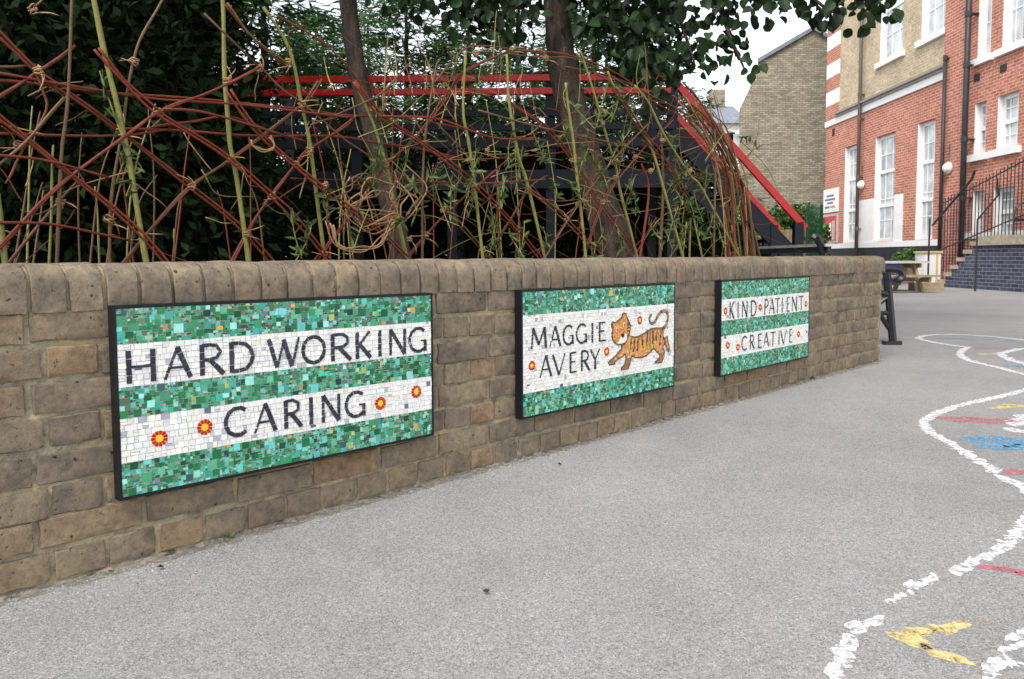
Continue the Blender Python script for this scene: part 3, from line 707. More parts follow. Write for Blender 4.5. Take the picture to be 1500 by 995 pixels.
def win(xl, xr, yt, yb):
    ya, yb_ = fz(xl, 300)[0], fz(xr, 300)[0]; xm = (xl+xr)/2; return (min(ya, yb_), max(ya, yb_), fz(xm, yb)[1], fz(xm, yt)[1])
WLOW = [win(1236, 1256, 213, 356), win(1280, 1309, 197, 354), win(1341, 1367, 180, 350)]
zt = sum(w[3] for w in WLOW)/3; zb = sum(w[2] for w in WLOW)/3
WLOW = [(a, b, zb, zt) for a, b, _, _ in WLOW]
WUP = [win(1283, 1316, -70, 86), win(1342, 1377, -120, 56)]
zu = sum(w[2] for w in WUP)/2; WUP = [(a, b, zu, zu+3.0) for a, b, _, _ in WUP]
ZTOP = 13.0; z_str = fz(1300, 140)[1]; zplinth = fz(1300, 362)[1]; zw1 = zplinth + .16
facade('lower_wall', Yp2, Yq, zw1, z_str-.02, WLOW, M['red_brick'])
facade('upper_wall', Yp2, Yq-1.05, z_str+.02, ZTOP, WUP, M['yellow_brick'])
facade('pier', Yp3, Yp2, .0, ZTOP, [], M['red_brick'], XF-.12, .5)
# quoin stripes at the far corner
k = 0; z = z_str + .02
while z < ZTOP:
    mb = MB(); hgt = .48
    mb.box((XF-.03, Yq-1.05, z), (XF+.35, Yq, z+hgt-.004)); mb.build('quoin_block', M['white'] if k % 2 else M['red_brick'], school); z += hgt; k += 1
def part_box(name, lo, hi, mat, parent=school):
    mb = MB(); mb.box(lo, hi); return mb.build(name, mat, parent)
part_box('white_band', (XF-.05, Yp2, z_str-.22), (XF-.002, Yq+.02, z_str-.02), M['white'])
mb = MB()
for q, (o, a, b) in enumerate(((.10, -.02, .06), (.16, .06, .12), (.07, .12, .17))): mb.box((XF-o, Yp2+.003*q, z_str+a), (XF-.001, Yq-1.0, z_str+b))
mb.build('string_course', M['cornice'], school)
part_box('plinth', (XF-.03, Yp2, -.02), (XF+.3, Yq, zplinth), M['plinth'])
part_box('base_band', (XF-.04, Yp2, zplinth), (XF+.3, Yq+.05, zw1), M['white'])
for (xa, xb, yt) in ((1258, 1280, 302), (1310, 1323, 298)):
    a, b = fz(xb, 300)[0], fz(xa, 300)[0]
    part_box('painted_panel', (XF-.012, a, zw1), (XF-.001, b, zw1+1.35), M['white'])
def window(name, hole, nx, nzs, X=XF, sill=True, rev=.15, bars=True, transom=None, blocked=False):
    y0, y1, z0, z1 = hole; fr = MB(); t = .10; xo = X+rev
    fr.box((xo-.02, y0, z0), (xo+.06, y0+t, z1)); fr.box((xo-.02, y1-t, z0), (xo+.06, y1, z1))
    fr.box((xo-.018, y0+t, z0), (xo+.06, y1-t, z0+t)); fr.box((xo-.018, y0+t, z1-t), (xo+.06, y1-t, z1))
    for zz in nzs[1]:
        zc = z0 + (z1-z0)*zz; fr.box((xo-.03, y0+t, zc-.05), (xo+.06, y1-t, zc+.05))
    o = fr.build('window', M['white'], school)
    gb = MB(); n = 0
    for i in range(1, nx):
        yy = y0 + (y1-y0)*i/nx; gb.box((xo-.006, yy-.017, z0+t), (xo+.03, yy+.017, z1-t)); n += 1
    for zz in nzs[0]:
        zc = z0 + (z1-z0)*zz; gb.box((xo-.004, y0+t, zc-.015), (xo+.028, y1-t, zc+.015)); n += 1
    if n: gb.build('glazing_bars', M['white'], o)
    cuts = [0] + sorted(nzs[1]) + [1]
    for a, b in zip(cuts, cuts[1:]):
        pn = MB(); pn.box((xo+.012, y0+.03, z0+(z1-z0)*a+.02), (xo+.02, y1-.03, z0+(z1-z0)*b-.02)); pn.build('pane', M['glass'], o)
    rv = MB(); rv.box((X+.01, y1-.02, z0), (xo-.021, y1+.001, z1)); rv.build('reveal', M['white'], o)
    if sill:
        sl = MB(); sl.box((X-.10, y0-.14, z0-.16), (X+.13, y1+.14, z0-.001)); sl.build('sill', M['white'], o)
    return o
RWALL = []
for w in WLOW: window('window', w, 3, ([.2, .4, .82], [.34, .66]), sill=False)
for w in WUP: window('window', w, 3, ([.25, .75], [.5]))
# nearer red section
RW = [win(1424, 1443, -130, 84), win(1459, 1489, -130, 72), win(1423, 1440, 152, 228), win(1456, 1487, 137, 216), win(1424, 1441, 280, 352), win(1455, 1486, 274, 340)]
def same(a, b):
    za, zb_ = (RW[a][2]+RW[b][2])/2, (RW[a][3]+RW[b][3])/2
    for q in (a, b): RW[q] = (RW[q][0], RW[q][1], za, zb_)
same(0, 1); same(2, 3); same(4, 5)
more = []
for a, b in ((0, 1), (2, 3), (4, 5)):
    y0, y1, z0, z1 = RW[b]
    more.append((y0-2.2, y1-2.0, z0, z1))
facade('near_wall', Yend, Yp3, .0, ZTOP, RW+more, M['red_brick'], XF)
RWALL = RW+more
for i, w in enumerate(RW+more): window('window', w, 2 if i % 2 == 0 else 3, ([.25, .75], [.5]), sill=i not in (4, 5, 8))
part_box('sill_band', (XF-.03, Yend, zw1-.02), (XF-.001, Yp3-.02, zw1+.12), M['white'])
for (x, y) in ((1431, 114), (1470, 100)):
    yy, z = fz(x, y); part_box('air_brick', (XF-.006, yy-.12, z-.09), (XF+.01, yy+.12, z+.09), M['plinth'])
yy, z = fz(1221, 194); part_box('air_brick', (XF-.006, yy-.1, z-.13), (XF+.01, yy+.1, z+.13), M['plinth'])
def pipe(x, ytop, ybot, r_, mat, X, coll):
    p0, p1 = onx(x, ytop, X), onx(x, ybot, X); yv = onx(x, 250, X).y; mb = MB()
    mb.tube([(X, yv, p1.z), (X, yv, p0.z)], r_, 10)
    o = mb.build('drainpipe', mat, school, smooth=True)
    for zz in coll:
        z = onx(x, zz, X).z; cb = MB(); cb.tube([(X, yv, z-.06), (X, yv, z+.06)], r_*1.22, 10); cb.box((X, yv-r_*1.2, z-.012), (XF, yv+r_*1.2, z+.012)); cb.build('pipe_collar', mat, o)
pipe(1257, -150, 420, .055, M['pipe'], XF-.13, (50, 140, 175, 260, 335))
pipe(1379.5, 84, 420, .045, M['black_pipe'], XF-.2, (88, 240))
pipe(1411, -150, 420, .068, M['black_pipe'], XF-.22, (25, 98, 205, 290))
# white wall lamps
for (x, y, X, lab) in ((1263, 271, XF-.02, 'round white bulkhead lamp beside the brown drainpipe'), (1390.5, 246, XF-.14, 'round white bulkhead lamp on the red brick pier')):
    p = onx(x, y, X); ro = empty('wall_lamp', (X, p.y, p.z), lab, 'lamp', 'round lamps on the school wall'); mb = MB()
    for i in range(7):
        a = i/6*math.pi/2; rr_ = .135*math.cos(a); 
        mb.v += [(X-.03-.13*math.sin(a), p.y+rr_*math.cos(q*math.pi/8), p.z+rr_*math.sin(q*math.pi/8)) for q in range(16)]
    mb.f = [(i*16+q, i*16+(q+1) % 16, (i+1)*16+(q+1) % 16, (i+1)*16+q) for i in range(6) for q in range(16)]; mb.c = [(1,)*4]*len(mb.v)
    mb.build('globe', M['lamp'], ro, smooth=True)
    b2 = MB(); b2.tube([(X, p.y, p.z), (X-.04, p.y, p.z)], .145, 16); b2.build('backplate', M['white'], ro)
    c2 = MB(); c2.tube([(X-.015, p.y, p.z+.17), (X-.015, p.y, p.z+.6)], .012, 6); c2.build('conduit', M['pipe'], ro)
# boards by the far corner
def board(name, xa, xb, yt, yb, label, cat, frame_m, face_m, lines):
    a, b = fz(xb, 300)[0], fz(xa, 300)[0]; zb_, zt_ = fz((xa+xb)/2, yb)[1], fz((xa+xb)/2, yt)[1]
    ro = empty(name, (XF, (a+b)/2, zb_), label, cat)
    mb = MB(); mb.box((XF-.05, a, zb_), (XF-.003, b, zt_)); mb.build('frame', frame_m, ro)
    mb = MB(); mb.box((XF-.056, a+.07, zb_+.07), (XF-.051, b-.07, zt_-.07)); f = mb.build('face', face_m, ro)
    for (u0, u1, v0, v1, m) in lines:
        mb = MB(); mb.box((XF-.062, b-(b-a)*u1, zb_+(zt_-zb_)*(1-v1)), (XF-.057, b-(b-a)*u0, zb_+(zt_-zb_)*(1-v0))); mb.build('print', m, f)
board('notice_board', 1208, 1229, 277, 311, 'white notice board with four rows of small lettering', 'sign', M['white'], M['white'],
      [(.25, .75, .26, .33, M['poster_blue']), (.14, .84, .42, .49, M['poster_blue']), (.3, .7, .57, .64, M['poster_blue']), (.14, .46, .74, .82, M['poster_blue']), (.52, .86, .74, .82, M['poster_orange'])])
board('poster_case', 1207, 1229, 314, 356, 'pale framed case with a red poster below the notice board', 'poster', M['wood_pale'], M['poster_red'],
      [(.14, .4, .3, .85, M['wood_pale']), (.5, .62, .3, .9, M['white']), (.68, .86, .24, .9, M['wood_pale'])])
# back volume of the school so that it is solid from the side
part_box('rear_block', (XF+.36, Yend, 0), (XF+7, Yq-.02, ZTOP-.02), M['tan_brick'])

# ------------------------------------------------------------------ entrance stair with dark blue brick side wall
XS = 9.65
stair = empty('entrance_stair', (XS, 15, 0), 'stone entrance steps beside a dark blue brick retaining wall', 'stairs')
Ys0, going, rise, nst = 17.35, .24, .165, 6
mb = MB(); poly = [(Ys0+.02, -.02)]
poly = [(Ys0-.02, -.02)]
for i in range(nst): poly += [(Ys0 - going*i - .02, rise*(i+1)-.09), (Ys0 - going*(i+1) - .02, rise*(i+1)-.09)]
poly += [(10.0, rise*nst-.09), (10.0, -.02)]
mb.prism(poly, XS, XS+.22, lambda a, b, h: Vector((h, a, b))); mb.build('side_wall', M['blue_brick'], stair)
mb = MB(); mb.box((XS+.23, 10.0, -.02), (XF-.25, Ys0-going*nst, rise*nst-.01)); mb.build('landing', M['stone'], stair)
for i in range(nst):
    mb = MB(); y1 = Ys0 - going*i + .03; mb.box((XS-.03, Ys0-going*(i+1)+.0, rise*(i+1)-.085), (XS+1.15, y1, rise*(i+1))); mb.build('step', M['stone'], stair)
    mb = MB(); mb.box((XS+.23, Ys0-going*(i+1), -.02), (XS+1.14, Ys0-going*i, rise*(i+1)-.088)); mb.build('riser', M['stone'], stair)
mb = MB(); mb.box((XS-.05, 10.0, rise*nst-.085), (XS+.3, Ys0-going*nst, rise*nst+.10)); mb.build('coping', M['stone'], stair)
def railing(name, path, label, bars=0, post=True, r_=.018, parentcat='railing'):
    ro = empty(name, path[0], label, parentcat); mb = MB(); mb.tube(path, r_, 8); mb.build('handrail', M['iron'], ro, smooth=True); return ro
# tall area railing on the building side
XR = 10.85
rl = empty('area_railing', (XR, 17.6, 0), 'tall thin black iron railing in front of the school wall', 'railing')
yy = 19.45; k = 0
def rail_top(y): return 2.0 + (19.45-y)/3.3*.75 if y > 16.15 else 2.75
def rail_bot(y): return max(0.02, min(rise*nst, (Ys0-y)/going*rise))
while yy > 13.6:
    b = MB(); b.tube([(XR, yy, rail_bot(yy)-.03), (XR, yy, rail_top(yy)+.1)], .011, 5); b.build('bar', M['iron'], rl); yy -= .125
for dz in (0.0, -1.15):
    b = MB(); b.tube([(XR, 19.5, rail_top(19.5)+dz), (XR, 16.15, rail_top(16.15)+dz), (XR, 13.5, 2.75+dz)], .016, 5); b.build('rail', M['iron'], rl)
h1 = empty('stair_handrail', (9.8, 18.1, 0), 'black sloping handrail with its post at the foot of the steps', 'handrail')
b = MB(); b.tube([at(1362, 320, 18.0), Vector((at(1362, 320, 18.0).x, 18.0, 0))], .02, 6); b.build('post', M['iron'], h1)
b = MB(); b.tube([at(1366, 330, 18.0), at(1424, 262, 16.3), at(1428, 250, 16.2)], .026, 6); b.build('handrail', M['iron'], h1)
h2 = empty('stair_handrail', (9.1, 15, 0), 'black handrail post standing on the tarmac before the blue brick wall', 'handrail')
pt = ground(1431, 427); tp = at(1432, 322, pt.y)
b = MB(); b.tube([(tp.x, tp.y, 0), tp], .018, 6); b.build('post', M['iron'], h2)
b = MB(); b.tube([tp, Vector((9.75, 15.5, 1.9)), Vector((9.75, 15.55, 2.25))], .018, 6); b.build('handrail', M['iron'], h2)
hp = at(1464, 330, 15.2)
hoop = empty('hooped_chair', (XS+.5, 15.2, rise*nst), 'black hooped chair back standing on the landing', 'chair')
b = MB(); b.tube(catmull([Vector((XS+.25, 15.2, rise*nst)), Vector((XS+.25, 15.2, 1.55)), Vector((XS+.42, 15.2, 1.72)), Vector((XS+.6, 15.2, 1.55)), Vector((XS+.6, 15.2, rise*nst))], 5), .018, 6); b.build('hoop', M['iron'], hoop)
b = MB(); b.box((XS+.25, 15.18, 1.36), (XS+.6, 15.21, 1.42)); b.build('slat', M['iron'], hoop)
# white planter by the steps, pots, picnic table
pl = empty('white_planter', (10.0, 18.6, 0), 'tall white box planter with a yellow rim by the steps', 'planter')
a = at(1347, 415, 18.7); c = at(1372, 368, 18.7)
mb = MB(); mb.box((a.x, 18.5, 0), (c.x, 18.95, c.z-.05)); mb.build('box', M['white'], pl)
mb = MB(); mb.box((a.x-.03, 18.47, c.z-.045), (c.x+.03, 18.98, c.z)); mb.build('rim', M['yellow_wood'], pl)
mb = MB(); mb.box((c.x-.12, 18.49, .0), (c.x-.07, 18.499, c.z-.06)); mb.build('corner_post', M['yellow_wood'], pl)
for (x, Y, w, hgt, label, m) in ((1330, 19.2, .28, .42, 'leafy potted plant behind the picnic table', M['ivy']),):
    p = at(x, 400, Y); ro = empty('potted_plant', (p.x, Y, 0), label, 'plant')
    mb = MB(); mb.tube([(p.x, Y, 0), (p.x, Y, .4)], [.16, .22], 12); mb.build('pot', M['fence_wood'], ro)
    link('foliage', blob_mesh(5, .36, .3, .26, 700, m, .1, .5), ro, Matrix.Translation((p.x, Y, .62)))
p = at(1302, 380, 18.5); ro = empty('plastic_bin', (p.x, 18.5, 0), 'navy blue plastic bin behind the picnic table', 'bin')
mb = MB(); mb.prism([(-.2, -.2), (.2, -.2), (.2, .2), (-.2, .2)], 0, .62, lambda a, b, h: Vector((p.x + a*(1+.15*h), 18.5 + b*(1+.15*h), h*.85))); mb.build('body', M['navy'], ro)
mb = MB(); mb.box((p.x-.24, 18.26, .53), (p.x+.24, 18.74, .57)); mb.build('lid', M['navy'], ro)
tb = empty('picnic_table', (7.5, 15.1, 0), 'weathered wooden picnic table on the far tarmac', 'table')
TX0, TX1, TY, TZ = 6.55, at(1352, 388, 15.0).x, 15.2, .60
for i in range(5):
    mb = MB(); y = TY-.34+i*.17; mb.box((TX0, y-.08, TZ-.04), (TX1, y+.075, TZ)); mb.build('top_plank', M['wood_pale'], tb)
for y in (TY-.62, TY+.62):
    for q in (-.08, .08):
        mb = MB(); mb.box((TX0, y+q-.075, .30), (TX1+.05, y+q+.075, .34)); mb.build('seat_plank', M['wood'], tb)
for x in (TX0+.3, TX1-.18):
    for sgn in (-1, 1):
        mb = MB(); mb.bar((x, TY+sgn*.18, TZ-.045), (x, TY+sgn*.52, .0), .05, .1); mb.build('leg', M['wood'], tb)
    mb = MB(); mb.box((x+.028, TY-.72, .2), (x+.07, TY+.72, .298)); mb.build('cross_beam', M['wood'], tb)
    mb = MB(); mb.box((x+.028, TY-.36, TZ-.13), (x+.07, TY+.36, TZ-.042)); mb.build('top_beam', M['wood'], tb)
mb = MB(); po = ground(1372, 427); sl = empty('timber_block', (po.x, po.y, 0), 'short weathered timber block beside the picnic table', 'timber'); 
mb.prism([(-.3, -.14), (.28, -.16), (.3, .14), (-.28, .15)], 0, .16, lambda a, b, h: Vector((po.x+a, po.y+.4+b, h))); mb.build('block', M['wood'], sl)

# ------------------------------------------------------------------ tan gable house and far houses
GY = 31.0
gb = empty('gable_house', (12.5, GY, 0), 'windowless tan brick gable wall behind the school', 'building')
gp = [at(x, y, GY) for x, y in ((1083, 372), (1083, 160), (1097, 132), (1110, 93), (1192, 45), (1260, 85), (1260, 372))]
gpl = [(p.x, max(p.z, 0) if i not in (0, 6) else 0) for i, p in enumerate(gp)]
mb = MB(); mb.prism(gpl, GY, GY+8, lambda a, b, h: Vector((a+.34*(h-GY), h, b))); mb.build('wall', M['tan_brick'], gb)
for (i, j) in ((3, 4), (4, 5)):
    mb = MB(); a, c = gp[i], gp[j]; mb.prism([(a.x, a.z), (c.x, c.z), (c.x, c.z+.16), (a.x, a.z+.16)], GY-.12, GY+8.1, lambda q, b, h: Vector((q+.34*(h-GY), h, b+.004))); mb.build('roof', M['slate'], gb)
def house(x0, x1, ye, yr, Y, label, wallm, roofm, dp=7, win_px=()):
    a, c = at(x0, 300, Y), at(x1, 300, Y); ez, rz = at(x0, ye, Y).z, at(x0, yr, Y).z
    ro = empty('far_house', ((a.x+c.x)/2, Y, 0), label, 'building', 'far houses behind the playground')
    mb = MB(); mb.box((a.x, Y, 0), (c.x, Y+dp, ez)); mb.build('wall', wallm, ro)
    mb = MB(); mb.prism([(Y-.3, ez), (Y+dp+.3, ez), (Y+dp/2, rz)], a.x-.2, c.x+.2, lambda q, b, h: Vector((h, q, b))); mb.build('roof', roofm, ro)
    mb = MB(); mb.box((c.x-1.2, Y+dp/2-.5, rz-.5), (c.x-.4, Y+dp/2+.4, rz+.9)); mb.build('chimney', M['tan_brick'], ro)
    for (wx, wy) in win_px:
        p = at(wx, wy, Y); f = MB(); f.box((p.x-.55, Y-.05, p.z-.8), (p.x+.55, Y-.002, p.z+.8)); o = f.build('window', M['white'], ro)
        f = MB(); f.box((p.x-.45, Y-.06, p.z-.7), (p.x+.45, Y-.051, p.z+.7)); f.build('pane', M['glass'], o)
house(1040, 1092, 182, 138, 44, 'pale rendered house with grey slate roof left of the tan gable', M['white'], M['slate'], win_px=((1062, 215), (1078, 215), (1062, 250)))
house(820, 1030, 262, 215, 52, 'long grey roofed house glimpsed under the climbing frame', M['white'], M['slate'], win_px=((900, 300), (960, 300)))
house(520, 740, 255, 205, 54, 'far pale house seen between the two tree trunks', M['white'], M['slate'], win_px=((600, 300), (660, 300)))
# timber fence, green mesh panel and ivy at the foot of the gable
tf = empty('timber_fence', (8.5, 24, 0), 'weathered timber board fence below the tan gable wall', 'fence')
x = at(1000, 350, 24).x
while x < at(1183, 350, 24).x:
    mb = MB(); hgt = 1.55 + random.uniform(-.03, .03); mb.box((x, 24+random.uniform(-.01, .01), 0), (x+.14, 24.02, hgt)); mb.build('board', M['fence_wood'], tf); x += .152
for z in (.4, 1.2):
    mb = MB(); mb.box((at(1000, 350, 24).x, 24.04, z), (at(1183, 350, 24).x, 24.1, z+.09)); mb.build('rail', M['fence_wood'], tf)
gm = empty('mesh_fence_panel', (9.3, 23.5, 0), 'green welded mesh fence panel at the school corner', 'fence')
xa, xb = at(1184, 350, 23.5).x, at(1204, 350, 23.5).x; zt_ = at(1190, 303, 23.5).z
for i in range(19):
    mb = MB(); xx = xa+(xb-xa)*i/18; mb.box((xx-.004, 23.5, .02), (xx+.004, 23.512, zt_)); mb.build('wire', M['green_mesh'], gm)
for i in range(12):
    mb = MB(); zz = .1+(zt_-.15)*i/11; mb.box((xa, 23.515, zz-.005), (xb, 23.527, zz+.005)); mb.build('wire', M['green_mesh'], gm)
for xx in (xa, xb):
    mb = MB(); mb.box((xx-.035, 23.53, 0), (xx+.035, 23.6, zt_+.06)); mb.build('post', M['green_mesh'], gm)
for i, (x, y, Y, rx, rz, label) in enumerate(((1170, 348, 24.6, .6, 1.0, 'leafy green ivy bush beside the green mesh panel'), (1130, 340, 25.5, .9, .8, 'yellow green shrub over the timber fence'), (1193, 352, 25.2, .35, .7, 'dark ivy clump behind the mesh panel'))):
    p = at(x, y, Y); ro = empty('ivy_bush', (p.x, Y, 0), label, 'bush', 'shrubs at the foot of the gable')
    link('foliage', blob_mesh(30+i, rx, .6, rz, 2600, M['ivy'], .14, .7), ro, Matrix.Translation((p.x, Y, max(rz*.9, p.z))))
    mb = MB(); mb.tube([(p.x, Y, 0), (p.x+.05, Y, rz)], [.05, .03], 6); mb.build('stem', M['bark'], ro)

# ------------------------------------------------------------------ climbing frame with red rails
CY = 9.0
cf = empty('climbing_frame', at(700, 370, CY) * 1 - Vector((0, 0, at(700, 370, CY).z)), 'slate grey timber climbing frame with bright red handrails', 'climbing frame')
def P3(x, y, d=0): p = at(x, y, CY); return Vector((p.x, CY + d, p.z))
for d, xs_ in ((0, (376, 520, 660, 806, 985)), (1.3, (376, 660, 985))):
    for x in xs_:
        p = P3(x, 112, d); mb = MB(); mb.box((p.x-.055, CY+d-.05, 0), (p.x+.055, CY+d+.05, p.z)); mb.build('post', M['slate_paint'], cf)
for y in (118, 137):
    for d in (-.085,):
        a, c = P3(332 if d < 0 else 376, y), P3(980, y); mb = MB(); zc = (a.z+c.z)/2; mb.box((a.x, CY+d-.03, zc-.034), (c.x, CY+d+.03, zc+.034)); mb.build('red_rail', M['red_paint'], cf)
for y, hh in ((168, .075), (188, .075), (211, .11)):
    for d in (-.075,):
        a, c = P3(376, y), P3(985, y); zc = (a.z+c.z)/2; mb = MB(); mb.box((a.x, CY+d-.02, zc-hh/2), (c.x, CY+d+.02, zc+hh/2)); mb.build('side_board', M['slate_paint'], cf)
a, c = P3(376, 252), P3(985, 252); zp = a.z
for i in range(9):
    mb = MB(); mb.box((a.x-.05, CY-.02+i*.148, zp-.045), (c.x+.05, CY+.12+i*.148, zp)); mb.build('deck_board', M['slate_paint'], cf)
for d in (-.09, 1.39):
    mb = MB(); mb.box((a.x-.05, CY+d-.03, zp-.22), (c.x+.05, CY+d+.03, zp-.01)); mb.build('deck_beam', M['slate_paint'], cf)
for d in (0, 1.1):
    for (q0, q1, m, w_, h_, nm) in (((986, 117), (1179, 334), M['red_paint'], .06, .075, 'red_handrail'), ((987, 165), (1141, 337), M['red_paint'], .05, .07, 'red_handrail'), ((979, 184), (1160, 376), M['slate_paint'], .06, .19, 'stringer')):
        if d and nm != 'stringer': continue
        A, B = P3(*q0, d), P3(*q1, d); dd = B-A
        if nm == 'stringer': B = A + dd*((A.z-.02)/-dd.z)
        mb = MB(); mb.bar(A, B, w_, h_, Vector((0, 1, 0)).cross(dd)); mb.build(nm, m, cf)
    p = P3(1169, 326, d); mb = MB(); mb.box((p.x-.05, CY+d-.05, 0), (p.x+.05, CY+d+.05, p.z)); mb.build('post', M['slate_paint'], cf)
    p = P3(1133, 330, d); mb = MB(); mb.box((p.x-.04, CY+d-.045, 0), (p.x+.04, CY+d+.045, p.z)); mb.build('post', M['slate_paint'], cf)
A, B = P3(985, 238, .1), P3(1060, 322, .1)
mb = MB(); mb.bar(A, B, .06, .12, Vector((0, 1, 0)).cross(B-A)); mb.build('brace', M['slate_paint'], cf)
for i in range(9):
    t = (i+.5)/9; A, B = P3(979, 184), P3(1160, 376); p = A.lerp(B, t*1.05); mb = MB(); mb.box((p.x-.1, CY+.04, p.z-.02), (p.x+.1, CY+1.06, p.z+.02)); mb.build('tread', M['slate_paint'], cf)
mb = MB(); p = P3(946, 95); mb.tube([(p.x, CY, p.z-.2), (p.x, CY, p.z), (p.x, CY, p.z+.05)], [.015, .045, .02], 8); mb.build('red_finial', M['red_paint'], cf, smooth=True)

# ------------------------------------------------------------------ park bench behind the end of the wall
bf = ground(1305, 505); BX, BY = bf.x + .0, bf.y
bench = empty('park_bench', (BX-.3, BY+.8, 0), 'black cast iron park bench with timber slats beyond the wall end', 'bench')
def bench_end(Y):
    mb = MB(); q = lambda x, z: Vector((BX + x, Y, z))
    mb.tube(catmull([q(.015, .03), q(-.005, .2), q(-.03, .42), q(-.05, .58)], 5), [.03]*16, 6)
    mb.tube(catmull([q(-.5, .57), q(-.25, .60), q(-.02, .605), q(.06, .585), q(.075, .54), q(.04, .515), q(.015, .54)], 5), .027, 6)
    mb.tube(catmull([q(-.66, .03), q(-.56, .25), q(-.52, .42), q(-.53, .6), q(-.565, .75), q(-.60, .85), q(-.625, .865), q(-.64, .85)], 5), .03, 6)
    mb.tube(catmull([q(-.03, .40), q(-.2, .43), q(-.4, .41), q(-.52, .42)], 4), .03, 6)
    mb.tube(catmull([q(-.01, .12), q(-.12, .26), q(-.28, .30), q(-.46, .26), q(-.6, .14)], 4), .02, 6)
    mb.tube(catmull([q(-.02, .40), q(-.13, .31), q(-.15, .25)], 4), .02, 6)
    mb.tube([q(-.02, .255), q(-.16, .255)], .02, 6)
    mb.box((BX-.06, Y-.03, 0), (BX+.075, Y+.03, .03)); mb.box((BX-.72, Y-.03, 0), (BX-.6, Y+.03, .03))
    mb.build('end_frame', M['iron'], bench, smooth=False)
bench_end(BY); bench_end(BY+1.65)
for i in range(4):
    mb = MB(); x = BX-.08-i*.115; mb.box((x-.05, BY+.03, .445), (x+.05, BY+1.71, .475)); mb.build('seat_slat', M['wood'], bench)
for i, (x, z) in enumerate(((-.515, .58), (-.545, .68), (-.575, .775))):
    mb = MB(); mb.box((BX+x+.025, BY-.06, z-.035), (BX+x+.055, BY+1.71, z+(.035 if i < 2 else .012))); mb.build('back_slat', M['wood'] if i < 2 else M['plinth'], bench)
mb = MB(); mb.box((BX-.575+.012, BY-.05, .788), (BX-.575+.075, BY+1.72, .812)); mb.build('top_slat', M['wood_pale'], bench)

# ------------------------------------------------------------------ trees growing in the bed
def tree(px_path, Y, widths, label, crown, seed):
    base = at(*px_path[-1], Y); ro = empty('broadleaf_tree', (base.x, Y, .5), label, 'tree', 'leaning trees in the raised bed')
    pts = [at(x, y, Y) for x, y in px_path][::-1]
    pts = [Vector((pts[0].x + .02, Y, .45))] + pts
    d = (pts[-1]-pts[-2]).normalized()
    top = pts[-1]
    for k in range(3): pts.append(top + Vector((d.x*.35*(k+1), .1*k, .75*(k+1))))
    cp = catmull(pts, 5); n = len(cp); w0, w1 = widths
    rr_ = [(w0 + (w1-w0)*min(1, (cp[i].z-.5)/2.0))*.5*(1.0 if cp[i].z < 2.6 else max(.3, 1-(cp[i].z-2.6)*.28))*(1+.05*math.sin(i*1.9)) for i in range(n)]
    mb = MB(); mb.tube(cp, rr_, 14); mb.build('trunk', M['bark'], ro, smooth=True)
    return ro, cp
rg = np.random.default_rng(3)
def branch(ro, pts, r_, nleaf, spread, leaf=.066, wid=.86):
    nleaf = int(nleaf*1.5)
    cp = catmull(pts, 5); mb = MB(); mb.tube(cp, [r_*(1-.8*i/len(cp)) for i in range(len(cp))], 5); b = mb.build('branch', M['bark'], ro, smooth=True)
    t = rg.uniform(.12, 1, nleaf)**.8*(len(cp)-1); i = np.minimum(t.astype(int), len(cp)-2); A = np.array([tuple(p) for p in cp])
    C = A[i] + (A[i+1]-A[i])*(t-i)[:, None] + rg.normal(size=(nleaf, 3))*[spread, spread, spread*.8]
    D = rg.normal(size=(nleaf, 3))*[.6, .6, .35] + [0, 0, -.9]
    nr = rg.normal(size=(nleaf, 3))*.7 + [0, -.8, .5]
    link('leaves', leaf_mesh('leaves', C, D, leaf, wid, M['leaf'], nr, 'ovate'), b)
def TB(pxs, Y0, Y1): return [at(x, y, Y0 + (Y1-Y0)*i/max(1, len(pxs)-1)) for i, (x, y) in enumerate(pxs)]
t1, cp1 = tree([(505, -60), (514, 40), (527, 120), (545, 190), (566, 280), (588, 378)], 5.0, (.145, .105), 'slim leaning tree trunk rising behind the willow lattice', None, 1)
t2, cp2 = tree([(812, -60), (818, 40), (826, 110), (842, 170), (870, 270), (905, 375)], 4.8, (.24, .148), 'thicker leaning tree trunk with overhanging heart shaped leaves', None, 2)
for pxs, Y0, Y1, n, sp in (
    ([(815, -60), (870, -50), (910, 10), (935, 70), (950, 115)], 4.8, 4.4, 260, .12),
    ([(815, -70), (920, -70), (980, 0), (1005, 55), (1018, 95)], 4.8, 4.3, 85, .075),
    ([(815, -80), (960, -90), (1040, -10), (1068, 50), (1092, 105)], 4.8, 4.2, 62, .055),
    ([(815, -90), (1000, -110), (1120, -45), (1200, 5), (1215, 25)], 4.8, 4.2, 75, .055),
    ([(815, -90), (1050, -130), (1200, -70), (1275, -10), (1284, 20)], 4.8, 4.1, 60, .05),
    ([(815, -60), (860, -60), (870, -20), (888, 40)], 4.8, 4.6, 110, .10),
    ([(815, -80), (940, -60), (1000, -30), (1090, -5), (1150, 2)], 4.8, 4.2, 70, .07),
    ([(815, -80), (900, -80), (960, -20), (985, 20)], 4.8, 4.5, 150, .11)):
    branch(t2, TB(pxs, Y0, Y1), .022, n, sp)
for pxs, Y0, Y1, n, sp in (
    ([(505, -60), (560, -70), (600, -30), (630, 10)], 5.0, 4.5, 80, .07),
    ([(505, -60), (600, -80), (680, -30), (725, 20), (745, 60)], 5.0, 4.6, 100, .09),
    ([(505, -60), (640, -90), (740, -30), (775, 10)], 5.0, 4.5, 110, .08),
    ([(505, -60), (520, -90), (555, -40), (580, 0)], 5.0, 4.4, 60, .06),
    ([(505, -60), (620, -60), (690, -10), (705, 30)], 5.0, 4.8, 110, .10)):
    branch(t1, TB(pxs, Y0, Y1), .02, n, sp)
